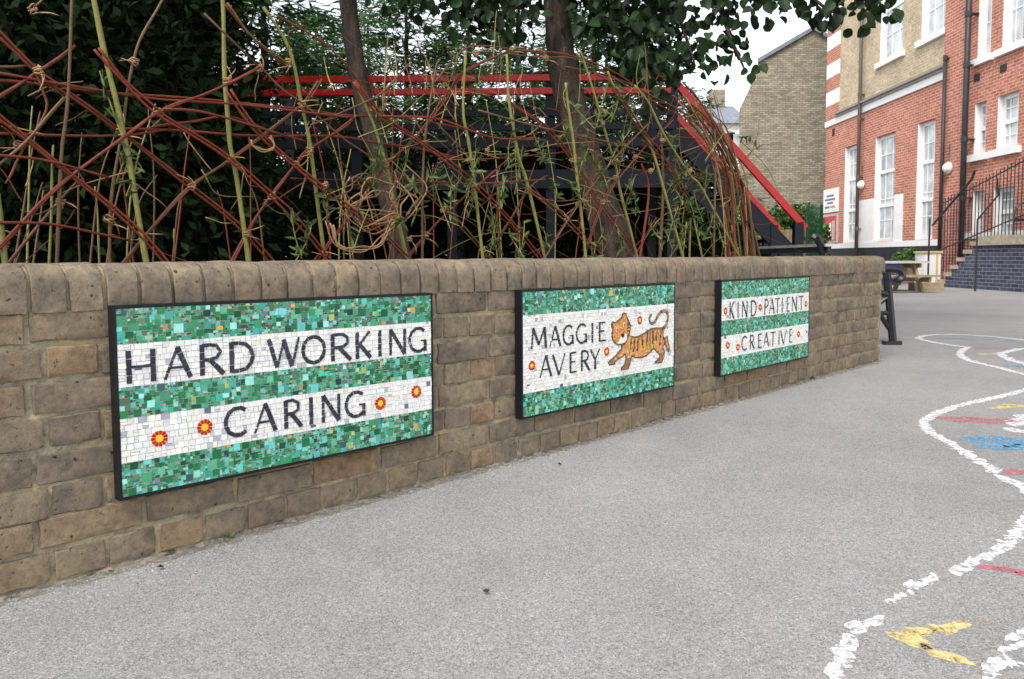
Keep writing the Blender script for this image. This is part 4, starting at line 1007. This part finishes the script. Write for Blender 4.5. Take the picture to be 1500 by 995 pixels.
for ro, cp, n, cx, cy, cz in ((t1, cp1, 9000, -2.2, 7.2, 5.0), (t2, cp2, 10000, .6, 7.0, 5.1)):
    C = rg.normal(size=(n, 3))*[1.9, 2.0, .8] + [cx, cy, cz]; C = C[(C[:, 2] > 1.0 + .345*np.maximum(C[:, 1], 0)) & (C[:, 1] > 3.2) & (C[:, 2] > 2.7)]
    D = rg.normal(size=(len(C), 3))*[.6, .6, .4] + [0, 0, -.8]
    link('crown', leaf_mesh('crown', C, D, .13, .78, M['leaf'], None, 'ovate'), ro)  # out-of-view crown added over the climbing frame to shade it
    for k in range(6):
        e = C[rg.integers(0, len(C))]; mb = MB(); mb.tube(catmull([cp[-4], (Vector(cp[-2]) + Vector(e))/2 + Vector((0, 0, .2)), Vector(e)], 4), [.03, .028, .025, .022, .02, .016, .012, .01, .006][:9], 5); mb.build('limb', M['bark'], ro)

# ------------------------------------------------------------------ dark evergreens behind
CON = [conifer_mesh(200+i, 1.0*hh, 1.0*rr_, 15000, M['conifer'], .06, .19, .17) for i, (hh, rr_) in enumerate(((5.2, 1.7), (4.6, 1.9), (6.0, 1.8)))]
spots = [(395, 12.6, 0, 1.05, 'feathery conifer left of the slim leaning trunk'), (480, 14.5, 1, .9, 'pale conifer seen just left of the slim trunk'), (600, 13.4, 1, .95, 'conifer directly right of the slim leaning trunk'),
         (690, 12.6, 0, .78, 'conifer midway between the two leaning trunks'), (760, 14.2, 2, .72, 'conifer just left of the thicker leaning trunk'), (870, 12.8, 1, .93, 'conifer behind the thicker leaning trunk'), (945, 13.2, 2, .70, 'dense conifer by the top of the red stair rail'),
         (1010, 15.0, 0, .62, 'sparse conifer tip beyond the climbing frame stair'), (545, 17.0, 2, .85, 'tall conifer behind the slim leaning trunk'), (310, 12.0, 2, .85, 'tall dark conifer at the left end of the red rails'), (820, 16.5, 2, .8, 'farther conifer beyond the thicker trunk')]
for i, (x, Y, k, sc, label) in enumerate(spots):
    p = at(x, 350, Y); ro = empty('conifer', (p.x, Y, 0), label, 'tree', 'dark conifers behind the climbing frame')
    link('crown', CON[k], ro, Matrix.Translation((p.x, Y, 0)) @ Matrix.Rotation(i*1.3, 4, 'Z') @ Matrix.Diagonal((sc*1.25, sc*1.25, sc*1.22, 1)))
    mb = MB(); mb.tube([(p.x, Y, 0), (p.x, Y, (5.2, 4.6, 6.0)[k]*sc*1.15)], [.13, .02], 8); mb.build('trunk', M['bark'], ro)
DK = [blob_mesh(300+i, 1.0, .8, 1.3, 22000, M['dark_leaf'], .07, .45, 'diamond', 150) for i in range(3)]
dk = [(-30, 4.2, 1.35, 1.15, 'darkest evergreen shrub at the left edge'), (90, 4.7, 1.6, 1.1, 'tall dark evergreen shrub behind the leftmost lattice'), (170, 5.2, 1.5, 1.0, 'dark evergreen shrub behind the tall green willow rod'), (215, 6.6, 1.3, .95, 'dark evergreen shrub left of the grey post'),
      (60, 5.6, 3.2, 1.5, 'dark evergreen crown filling the upper left corner'), (120, 6.6, 3.3, 1.3, 'dark evergreen crown above the left lattice'), (360, 8.2, .7, .8, 'low dark shrub at the left end of the climbing frame'),
      (450, 10.9, 1.0, 1.05, 'low evergreen shrub under the left of the deck'), (560, 11.2, 1.0, 1.1, 'low evergreen shrub behind the slim trunk'), (680, 11.0, 1.0, 1.1, 'low evergreen shrub under the middle of the deck'), (790, 11.2, 1.0, 1.1, 'low evergreen shrub beside the thicker trunk'), (900, 11.0, 1.0, 1.05, 'low evergreen shrub under the right of the deck'), (990, 11.6, .9, .9, 'low evergreen shrub behind the stair foot')]
for i, (x, Y, z, sc, label) in enumerate(dk):
    p = at(x, 350, Y); ro = empty('evergreen_shrub', (p.x, Y, 0), label, 'shrub', 'dark evergreen shrubs behind the lattice')
    link('foliage', DK[i % 3], ro, Matrix.Translation((p.x, Y, z)) @ Matrix.Rotation(i*2.1, 4, 'Z') @ Matrix.Diagonal((sc, sc, sc, 1)))
    mb = MB(); mb.tube([(p.x, Y, 0), (p.x+.05, Y, z), (p.x, Y, z+.7)], [.07, .05, .02], 7); mb.build('stem', M['bark'], ro)

# ------------------------------------------------------------------ living willow lattice
FO = -.32
fence = empty('willow_lattice', wp(2.4, FO, .54), 'living willow lattice of crossed red and green rods behind the wall', 'fence')
def fp(x, y, o=0.0): return onwall(x, y, FO + o)
def rod(px, r0_, r1_, mat, o=0.0, o2=None, jitter=.0, name='rod'):
    pts = []
    for i, (x, y) in enumerate(px):
        oo = o if o2 is None else o + (o2-o)*i/(len(px)-1)
        pts.append(fp(x + random.gauss(0, jitter), y + random.gauss(0, jitter), oo))
    if px[-1][1] > 355: pts[-1] = pts[-1] + (pts[-1]-pts[-2]).normalized()*.2
    if px[0][1] > 355: pts[0] = pts[0] + (pts[0]-pts[1]).normalized()*.2
    cp = catmull(pts, 5); n = len(cp); mb = MB(); ph = random.uniform(0, 6)
    cp = [p + Vector((math.sin(ph+i*.9), 0, math.cos(ph*2+i*.7)))*.0012 for i, p in enumerate(cp)]
    kk = .80 if name == 'rod' else .9
    mb.tube(cp, [kk*(r0_ + (r1_-r0_)*i/(n-1))*(1+.07*math.sin(i*1.3+ph)+random.gauss(0, .05)) for i in range(n)], 7); return mb.build(name, mat, fence, smooth=True)
G, RD, BR = M['rod_green'], M['rod_red'], M['rod_brown']
for px, r0_, r1_, m in (
    ([(129,-40),(137,0),(163,120),(180,190),(200,300),(214,380)], .0085, .0098, G), ([(324,-40),(326,0),(330,120),(336,201),(346,261),(364,378)], .008, .009, G),
    ([(385,10),(422,68),(442,153),(458,241),(476,378)], .006, .0085, G), ([(-12,260),(0,317),(8,386)], .009, .0095, G),
    ([(108,-30),(106,0),(98,161),(88,257),(84,384)], .004, .006, BR), ([(250,-20),(237,0),(205,60),(193,100),(177,201),(161,321),(161,380)], .0035, .006, BR),
    ([(78,213),(75,300),(72,384)], .003, .005, G), ([(520,120),(545,177),(561,225),(573,273),(595,376)], .005, .008, G),
    ([(681,80),(679,169),(687,209),(695,273),(707,372)], .006, .009, G), ([(742,80),(746,149),(758,221),(774,277),(798,376)], .006, .009, G),
    ([(645,85),(637,108),(621,225),(619,368)], .004, .007, BR), ([(828,121),(836,181),(846,261),(857,370)], .0065, .009, G),
    ([(850,75),(859,100),(883,181),(901,241),(911,289),(931,368)], .005, .009, G), ([(890,105),(903,133),(943,193),(967,257),(999,374)], .006, .009, G),
    ([(930,125),(951,153),(975,201),(1011,257),(1031,281),(1072,358)], .006, .009, G), ([(969,190),(971,281),(967,374)], .007, .012, BR), ([(1047,190),(1048,260),(1045,374)], .006, .009, BR),
    ([(1000,120),(1031,157),(1072,225),(1092,289),(1112,372)], .006, .011, BR), ([(985,140),(1020,170),(1060,225),(1084,290),(1100,372)], .006, .010, RD),
    ([(1010,150),(1040,180),(1080,250),(1098,310),(1104,372)], .006, .010, BR), ([(1012,130),(1050,190),(1076,260),(1088,330),(1092,372)], .005, .010, BR), ([(1060,230),(1073,290),(1076,372)], .007, .011, RD), ([(940,240),(950,290),(937,374)], .006, .009, RD),
    ([(1072,330),(1082,372)], .006, .008, G), ([(1012,320),(1010,374)], .006, .008, G), ([(1016,320),(1028,374)], .006, .008, G), ([(1006,325),(1000,374)], .005, .008, G)):
    rod(px, r0_, r1_, m, random.uniform(-.02, .02))
diag = [
 [(-20,32),(0,52),(52,102),(100,137),(177,193),(277,273),(358,338),(394,382)], [(-20,158),(0,173),(100,253),(209,346),(241,384)], [(108,68),(60,104),(0,141),(-20,152)],
 [(-20,384),(0,362),(80,277),(177,205),(231,165),(305,137),(378,100)], [(185,382),(209,350),(281,273),(338,233),(438,157),(470,117)], [(141,72),(185,121),(231,165),(281,197),(338,233),(398,287),(434,322),(474,372)],
 [(342,380),(362,342),(398,287),(434,241),(454,219),(500,189),(522,170)], [(334,133),(378,193),(426,237),(476,277),(569,350),(593,376)], [(470,372),(521,305),(565,241),(605,205),(657,137),(681,105),(750,72)],
 [(520,120),(561,173),(613,205),(681,257),(746,322),(786,372)], [(601,374),(625,342),(693,277),(740,237)], [(774,277),(830,322),(875,372)], [(750,153),(802,189),(838,233),(879,297),(935,370)], [(899,129),(947,201),(967,225),(1007,289)]]
for i, px in enumerate(diag):
    o = .018 if i % 2 else -.018
    k = 1.0 if px[0][0] < 400 else .9
    for q in (-1, 1):
        sh = [(x + q*2.3*k + random.gauss(0, .6), y - q*1.2*k) for x, y in px]
        rod(sh, .0048, .0042, RD if random.random() < .85 else BR, o, None, .5)
for px in ([(577,249),(649,305),(701,360)], [(714,374),(742,330),(774,277),(800,257)], [(802,372),(830,322),(867,273),(899,233),(950,180)], [(859,372),(883,297),(927,237),(959,201)], [(0,241),(48,197),(96,141)], [(20,380),(80,301),(120,262)],
           [(50,100),(62,132),(68,160),(30,230),(8,268)], [(640,180),(690,235),(720,285)], [(600,95),(560,135),(500,165),(455,182)], [(380,100),(415,130),(442,153),(500,200),(545,233)], [(300,20),(380,100)], [(400,20),(470,60),(520,110),(545,160)], [(330,5),(370,55),(420,95)]):
    for q in ((-1, 1) if random.random() < .6 else (0,)): rod([(x+q*2, y-q) for x, y in px], .0042, .0036, BR if random.random() < .55 else RD, random.uniform(-.03, .03), None, .8)
for px in ([(-20,117),(0,118),(100,129),(201,139),(330,149),(440,160),(500,169),(593,173),(690,189)], [(-20,112),(0,110),(100,124),(201,141),(300,150),(400,158),(520,172)], [(-20,197),(0,197),(177,197),(250,190)], [(177,187),(281,193),(386,199),(500,201),(560,212),(625,221),(700,237)],
           [(225,185),(281,179),(334,171),(402,193),(470,215)], [(-20,95),(0,97),(52,95)], [(240,160),(300,165),(420,200)], [(560,170),(640,175),(720,200),(800,205)], [(600,215),(680,232),(790,228),(880,215)], [(580,262),(680,268),(800,262)], [(700,160),(800,190),(900,210),(960,230)], [(-20,225),(60,235),(160,260)], [(-20,325),(80,330),(190,352)]):
    rod(px, .0052, .004, RD if random.random() < .7 else BR, random.choice([-.03, .03]), random.choice([-.03, .03]), .8)
for px in ([(641,117),(661,88),(697,74),(750,72),(798,88),(850,120),(900,160)], [(760,70),(830,85),(900,110),(960,150),(1030,185),(1060,240)], [(830,95),(900,118),(960,140),(1020,175),(1072,240),(1092,300)], [(690,78),(720,76),(790,78),(850,95),(930,130)], [(870,110),(940,135),(1000,165),(1040,205)], [(945,205),(975,235),(1030,262),(1075,270)]):
    rod(px, .0052, .0032, BR if random.random() < .8 else RD, random.uniform(-.1, .0), random.uniform(-.2, -.05), 3.5)
# wild thin stems of the second, rear layer
for k in range(46):
    x = random.choice([random.uniform(20, 400), random.uniform(480, 1080), random.uniform(480, 1080)]); hh = random.uniform(90, 250); le = random.uniform(-40, 40)
    if x > 900: hh *= .7
    rod([(x, 374), (x+le*.3, 374-hh*.5), (x+le, 374-hh)], .0042, .002, random.choice([BR, G, BR, RD]), random.uniform(-.5, -.15), None, 2)
# woven wreath of twigs
for k in range(11):
    cx, cy, rx, ry = 556+random.gauss(0, 12), 290+random.gauss(0, 13), 38+random.gauss(0, 14), 38+random.gauss(0, 13); a0 = random.uniform(0, 360); sg = random.choice([-1, 1])
    rod([(cx + rx*(1+.25*math.sin(t*1.7+k))*math.cos(rad(a0+sg*t*34)), cy + ry*(1+.25*math.cos(t*2.3+k))*math.sin(rad(a0+sg*t*34))) for t in range(0, random.randint(6, 12))], .0030, .0022, random.choice([M['tie'], M['tie'], BR]), random.uniform(-.02, .06), random.uniform(-.02, .06), 3, 'twig')
for k in range(4): rod([(478+k*4,322+k*3),(496,358+k*3),(530,368-k*3),(556,352+k*2),(575,330-k*4)], .0026, .002, M['tie'], .04, None, 2, 'twig')
for k in range(3): rod([(368,205+k),(372,214),(388,222-k),(402,214),(396,200)], .0024, .002, M['tie'], .03, None, 1, 'twig')
# wispy ends rising above the arch and a scruffy bundle at the far end
for k in range(22):
    x = random.uniform(540, 980); y = random.uniform(110, 190) + max(0, x-800)*.25; le = random.gauss(0, 22); hh = random.uniform(45, 105)
    rod([(x, y), (x+le*.4, y-hh*.5), (x+le, y-hh)], .0024, .0009, random.choice([BR, G, M['tie']]), random.uniform(-.12, .02), None, 2, 'twig')
for k in range(26):
    x0 = random.uniform(985, 1050); x1 = random.uniform(1062, 1112); b = random.uniform(-10, 14)
    rod([(x0, random.uniform(120, 190)), (x0+(x1-x0)*.5+b, 215+random.gauss(0, 14)), (x0+(x1-x0)*.85+b*.5, 290+random.gauss(0, 10)), (x1, 374)], .0026, .0052, random.choice([BR, BR, RD, M['tie'], G]), random.uniform(-.22, .03), None, 2)
# fine tangled twigs
for k in range(190):
    x = random.uniform(420, 1095) if k > 22 else random.uniform(0, 420); y = random.uniform(110, 350) if x < 850 else random.uniform(170, 350)
    an = random.uniform(0, 6.28); ln = random.uniform(35, 120); bend = random.gauss(0, .35)
    rod([(x, y), (x+ln*.5*math.cos(an), y+ln*.5*math.sin(an)), (x+ln*.5*math.cos(an)+ln*.5*math.cos(an+bend), min(376, y+ln*.5*math.sin(an)+ln*.5*math.sin(an+bend)))], .0022, .0011, random.choice([BR, BR, RD, G, M['tie']]), random.uniform(-.12, .05), random.uniform(-.12, .05), 2, 'twig')
ties = [(210,350),(338,235),(362,342),(281,273),(398,287),(434,241),(177,195),(231,165),(333,118),(454,220),(442,153),(380,100),(476,372),(56,103),(28,212),(5,358),(88,297),(160,322),(196,90),(422,90),(520,300),(605,205),(687,235),(695,275),(649,308),(774,277),(707,366),(714,220),(830,322),(846,300),(857,355),(838,235),(883,297),(901,260),(899,235),(931,230),(953,250),(883,181),(745,145),(800,85),(697,78),(1011,250),(1031,281),(1050,235),(565,240),(545,160),(625,345),(600,350),(1060,300),(1085,260),(750,72),(970,205),(476,272),(48,14)]
for (x, y) in ties:
    mb = MB(); c = fp(x, y, .0); ax = (AL*random.uniform(-.5, .5) + Vector((0, 0, 1))).normalized(); e1 = ax.cross(NN).normalized(); e2 = ax.cross(e1)
    rr_ = random.uniform(.0085, .012); N_ = 24; pts = [c + ax*(-.009+.018*i/N_ + random.gauss(0, .002)) + (e1*math.cos(i*.82) + e2*math.sin(i*.82))*rr_*random.uniform(.88, 1.15) for i in range(N_+1)]
    mb.tube(pts, .0019, 5)
    for q in range(2):
        d = Vector((random.gauss(0, 1), random.gauss(0, .5), random.gauss(0, .6))).normalized()
        mb.tube(catmull([pts[q*N_], pts[q*N_] + d*.025 + NN*.012, pts[q*N_] + d*.05], 3), [.002, .002, .0018, .0016, .0014, .0012, .001][:7], 5)
    mb.build('tie', M['tie'], fence, smooth=True)
shoots = [(560,185,14),(552,240,12),(545,258,12),(745,215,12),(760,250,12),(690,268,10),(722,345,10),(830,190,12),(852,168,10),(880,158,12),(815,280,10),(1012,300,16),(962,345,10),(1098,208,9),(1022,335,10),(432,345,10),(450,352,9),(182,235,8),(196,256,8),(160,147,8),(872,362,10),(760,366,10),(1080,320,14),(700,120,10),(905,150,12),(925,175,10),(1040,150,8),(990,230,10),(640,268,8),(735,280,12),(790,215,14),(860,210,10),(1000,345,10),(800,350,10),(580,335,8),(665,100,9)]
shoots += [(random.uniform(470, 1090), random.uniform(190, 360), random.randint(6, 11)) for _ in range(26)] + [(random.uniform(960, 1095), random.uniform(200, 350), 11) for _ in range(8)]
for (x, y, n) in shoots:
    c = fp(x, y, random.uniform(-.03, .05)); dn = Vector((random.gauss(0, .4), random.gauss(0, .2), 1)).normalized(); ln = random.uniform(.09, .17)
    mb = MB(); P = catmull([c - dn*ln*.6, c, c + dn*ln*.5 + NN*random.gauss(0, .02)], 4); mb.tube(P, [.0018]*len(P), 5); so = mb.build('leafy_shoot', G, fence)
    t = rng.uniform(0, len(P)-1.01, n*2); i = t.astype(int); A = np.array([tuple(p) for p in P]); C = A[i] + (A[i+1]-A[i])*(t-i)[:, None]
    D = rng.normal(size=(n*2, 3)) + np.array([0, 0, .25]); link('leaves', leaf_mesh('willow_leaves', C, D, .042, .26, M['willow_leaf'], None, 'ovate', .15), so)

# ------------------------------------------------------------------ painted markings on the tarmac
def dab(mb, c, d, ln, w, z):
    n = 14; sd = Vector((-d.y, d.x, 0)); pts = []
    for k in range(n):
        a = 2*math.pi*k/n; r_ = 1 + random.gauss(0, .13); pts.append(c + d*(math.cos(a)*ln*.5*r_) + sd*(math.sin(a)*w*.5*r_) + Vector((0, 0, z)))
    mb.add(pts, [tuple(range(n))])
def painted(name, label, cat, strokes, mat, group=None):
    zz = .0007; g0 = ground(*strokes[0][0][0]); ro = empty(name, (g0.x, g0.y, 0), label, cat, group)
    for px, w, dens, jl in strokes:
        mb = MB()
        P = catmull([ground(x, y) for x, y in px], 8); L = [0]
        for a, b in zip(P, P[1:]): L.append(L[-1]+(b-a).length)
        step = w*.42/dens; m = max(1, int(L[-1]/step))
        for k in range(m+1):
            if dens < 1 and random.random() > dens: continue
            d_ = L[-1]*k/max(1, m); i = 0
            while i < len(L)-2 and L[i+1] < d_: i += 1
            c = P[i].lerp(P[i+1], min(1, (d_-L[i])/max(1e-9, L[i+1]-L[i]))); d = (P[i+1]-P[i]).normalized()
            an = random.gauss(jl, .35); d2 = Vector((d.x*math.cos(an)-d.y*math.sin(an), d.x*math.sin(an)+d.y*math.cos(an), 0)); c = Vector((c.x+random.gauss(0, w*.08), c.y+random.gauss(0, w*.08), 0))
            zz += .000002; mb = MB() if dens < 1 else mb; dab(mb, c, d2, w*random.uniform(.75, 1.3), w*random.uniform(.4, .75), zz)
            if dens < 1: mb.build('stroke', mat, ro)
        if dens >= 1: mb.build('stroke', mat, ro)
    return ro
gw_ = 'painted playground snake outlines'
painted('painted_line', 'broken thick white painted curve nearest the camera', 'marking', [([(1224,998),(1232,962),(1248,938)], .042, 1.1, .6), ([(1252,922),(1268,914),(1284,908)], .045, 1.1, .3), ([(1272,893),(1300,882),(1334,868)], .028, .5, .4), ([(1334,859),(1352,853),(1372,846)], .042, 1.1, .2), ([(1396,837),(1412,830),(1428,824)], .05, 1.1, .2), ([(1425,822),(1446,815),(1462,808)], .04, .9, .3), ([(1462,806),(1482,790),(1498,768),(1520,745)], .045, 1.2, .4)], M['p_white'], gw_)
painted('painted_line', 'white painted snake edge bulging left near the right side', 'marking', [([(1520,730),(1496,712),(1467,700)], .06, 1.5, .1), ([(1461,692),(1425,670),(1385,646),(1362,632),(1355,622),(1358,614),(1390,599),(1430,588)], .06, 1.7, .1), ([(1432,588),(1470,580),(1500,572),(1540,562)], .06, 1.7, .1)], M['p_white'], gw_)
painted('painted_line', 'thin white painted snake edge farthest away on the tarmac', 'marking', [([(1560,505),(1500,498),(1450,493),(1400,490),(1362,491),(1346,495),(1360,500),(1388,505),(1418,509)], .07, 1.7, 0), ([(1416,510),(1408,516),(1409,522),(1425,530),(1460,538),(1500,548),(1560,560)], .07, 1.7, 0)], M['p_white'], gw_)
painted('painted_line', 'small white painted loop by the right edge among far snake lines', 'marking', [([(1530,510),(1500,511),(1478,515),(1467,519),(1478,526),(1500,533),(1530,540)], .08, 1.5, 0)], M['p_white'], gw_)
painted('painted_line', 'white paint dabs in the bottom right corner', 'marking', [([(1448,1000),(1462,975),(1474,966)], .042, 1.1, .6), ([(1484,976),(1500,974),(1520,972)], .03, .9, 0), ([(1472,952),(1496,944),(1515,935)], .035, .8, .2), ([(1484,936),(1500,925)], .03, .8, .2)], M['p_white'], gw_)
painted('painted_patch', 'white painted blob at the right edge beside the blue bars', 'marking', [([(1490,620),(1505,612),(1520,610)], .12, 1.4, 0), ([(1490,630),(1510,632),(1530,630)], .11, 1.2, 0)], M['p_white'], gw_)
gcol = 'coloured paint patches on the tarmac'
painted('painted_patch', 'large pale blue painted bars inside the near snake', 'marking', [([(1430,645),(1460,643),(1490,646)], .14, 1.8, 0), ([(1452,655),(1480,655),(1520,655)], .14, 1.8, 0), ([(1470,650),(1520,650)], .10, 1.4, 0)], M['p_blue'], gcol)
painted('painted_patch', 'left blue painted patch inside the farthest snake loop', 'marking', [([(1378,496),(1400,496),(1420,497)], .13, 1.3, 0)], M['p_blue'], gcol)
painted('painted_patch', 'right blue painted patch inside the farthest snake loop', 'marking', [([(1442,498),(1460,498),(1480,499)], .13, 1.3, 0)], M['p_blue'], gcol)
painted('painted_patch', 'blue painted patch below the small white loop', 'marking', [([(1478,537),(1500,537),(1530,539)], .13, 1.3, 0)], M['p_blue'], gcol)
painted('painted_patch', 'long faint pink painted bar above the blue bars', 'marking', [([(1388,612),(1430,613),(1484,615)], .10, 1.5, 0), ([(1392,617),(1430,618),(1484,619)], .09, 1.2, 0)], M['p_pink'], gcol)
painted('painted_patch', 'faint pink painted stripe across the farthest snake', 'marking', [([(1420,510),(1445,510),(1475,511)], .06, 1.2, 0)], M['p_pink'], gcol)
painted('painted_patch', 'pink painted patch below the white snake edge at right', 'marking', [([(1484,693),(1505,692),(1530,691)], .09, 1.4, 0)], M['p_pink'], gcol)
painted('painted_patch', 'bright pink painted oval near the thick white curve', 'marking', [([(1446,831),(1470,835),(1500,840),(1530,846)], .055, 2.0, 0)], M['p_pink'], gcol)
painted('painted_patch', 'tiny yellow painted square in the farthest snake', 'marking', [([(1441,519),(1447,519)], .10, 1.5, 0)], M['p_yellow'], gcol)
painted('painted_patch', 'pale yellow painted scribble inside the near snake edge', 'marking', [([(1458,598),(1480,596),(1510,596)], .06, 1.4, 0), ([(1466,592),(1490,594),(1520,598)], .05, 1.3, 0)], M['p_yellow'], gcol)
painted('painted_patch', 'bent yellow painted bird shape in the foreground', 'marking', [([(1408,916),(1380,922),(1350,928),(1330,932),(1322,935),(1345,945),(1375,956),(1408,967)], .044, 2.4, 0), ([(1340,928),(1332,936),(1352,944)], .045, 2.2, 0)], M['p_yellow'], gcol)
painted('painted_patch', 'worn orange end of the yellow bird shape', 'marking', [([(1412,912),(1425,908),(1450,913)], .018, .8, .5)], mat_paint('worn_orange_paint', srgb(204, 160, 104), .42, .6), gcol)

# ------------------------------------------------------------------ small things on the ground
mb = MB()
for k in range(2600):
    s = random.uniform(.1, 5.5); o = abs(random.gauss(0, .05)) + .002 if k < 1500 else random.uniform(.0, 2.2)
    c = wp(s, o, 0); r_ = random.uniform(.0012, .0035 if k < 1500 else .0026)
    mb.add([c+Vector((r_, 0, 0)), c+Vector((-.5*r_, .9*r_, 0)), c+Vector((-.6*r_, -.8*r_, 0)), c+Vector((random.gauss(0, .3)*r_, random.gauss(0, .3)*r_, r_*1.1))], [(0,1,3),(1,2,3),(2,0,3)], random.choice([(.3,.29,.27),(.4,.38,.35),(.22,.2,.18),(.12,.11,.1),(.34,.28,.2)]))
t = tag(mb.build('grit', mat_attr('grit_stone', .9, .2)), 'loose pale grit gathered along the wall foot', 'grit', kind='stuff')
dirt = MB(); n = 260
t_ = NT('dust'); nn_ = t_.noise(26, 5, .7); fcol = t_.ramp(t_.noise(60, 4, .7), [(.3, srgb(104, 97, 87)), (.7, srgb(150, 143, 132))])
fr_ = t_.ramp(nn_, [(.42, (0, 0, 0)), (.6, (1, 1, 1))]); mx_ = t_.n('ShaderNodeMixShader', Fac=fr_); t_.t.links.new(t_.n('ShaderNodeBsdfTransparent').outputs[0], mx_.inputs[1]); t_.t.links.new(t_.bsdf(fcol, .95, None, .1), mx_.inputs[2]); M['dust'] = t_.done(mx_.outputs[0])
for i in range(n+1):
    s = S0 + (S1-S0)*i/n; dirt.v += [tuple(wp(s, -.002, .007 + rng.uniform(0, .004))), tuple(wp(s, .010 + rng.normal(0, .003), .0022)), tuple(wp(s, .026 + abs(rng.normal(0, .010)), .0010))]
dirt.f = [(i*3+k, i*3+3+k, i*3+4+k, i*3+1+k) for i in range(n) for k in range(2)]; dirt.c = [(1,)*4]*len(dirt.v)
tag(dirt.build('dust_strip', M['dust']), kind='structure')
for (x, y, label, n) in ((236, 811, 'small green weed at the wall foot below the nearest sign', 26), (330, 790, 'tiny weed sprig at the wall foot right of the larger weed', 10), (1190, 556, 'little weed at the wall foot below the farthest sign', 16)):
    c = ground(x, y); ro = empty('weed', c, label, 'weed', 'weeds at the wall foot'); D = rng.normal(size=(n, 3))*[1, 1, .4] + [0, 0, .7]
    link('leaves', leaf_mesh('weed_leaves', np.tile(tuple(c), (n, 1)) + rng.normal(size=(n, 3))*[.009, .009, .003] + [0, 0, .004], D, .022, .5, M['willow_leaf'], None, 'ovate'), ro)
for (x, y, label, m) in ((819, 681, 'crumpled dark leaf scrap lying below the middle sign', M['soil']), (712, 868, 'small dark twig scrap on the foreground tarmac', M['soil']), (235, 832, 'black pebble just in front of the weed', M['black']), (162, 836, 'dry tan leaf by the wall foot at the left', M['tie'])):
    c = ground(x, y, .004); mb = MB(); r_ = .008
    P = [c + Vector((r_*math.cos(k)*random.uniform(.6, 1.3), r_*math.sin(k)*random.uniform(.4, .9), random.uniform(0, .006))) for k in (0, 1, 2, 3, 4, 5)]
    mb.add(P + [c + Vector((0, 0, .009))], [(k, (k+1) % 6, 6) for k in range(6)]); tag(mb.build('leaf_scrap', m), label, 'debris', 'scraps on the tarmac')
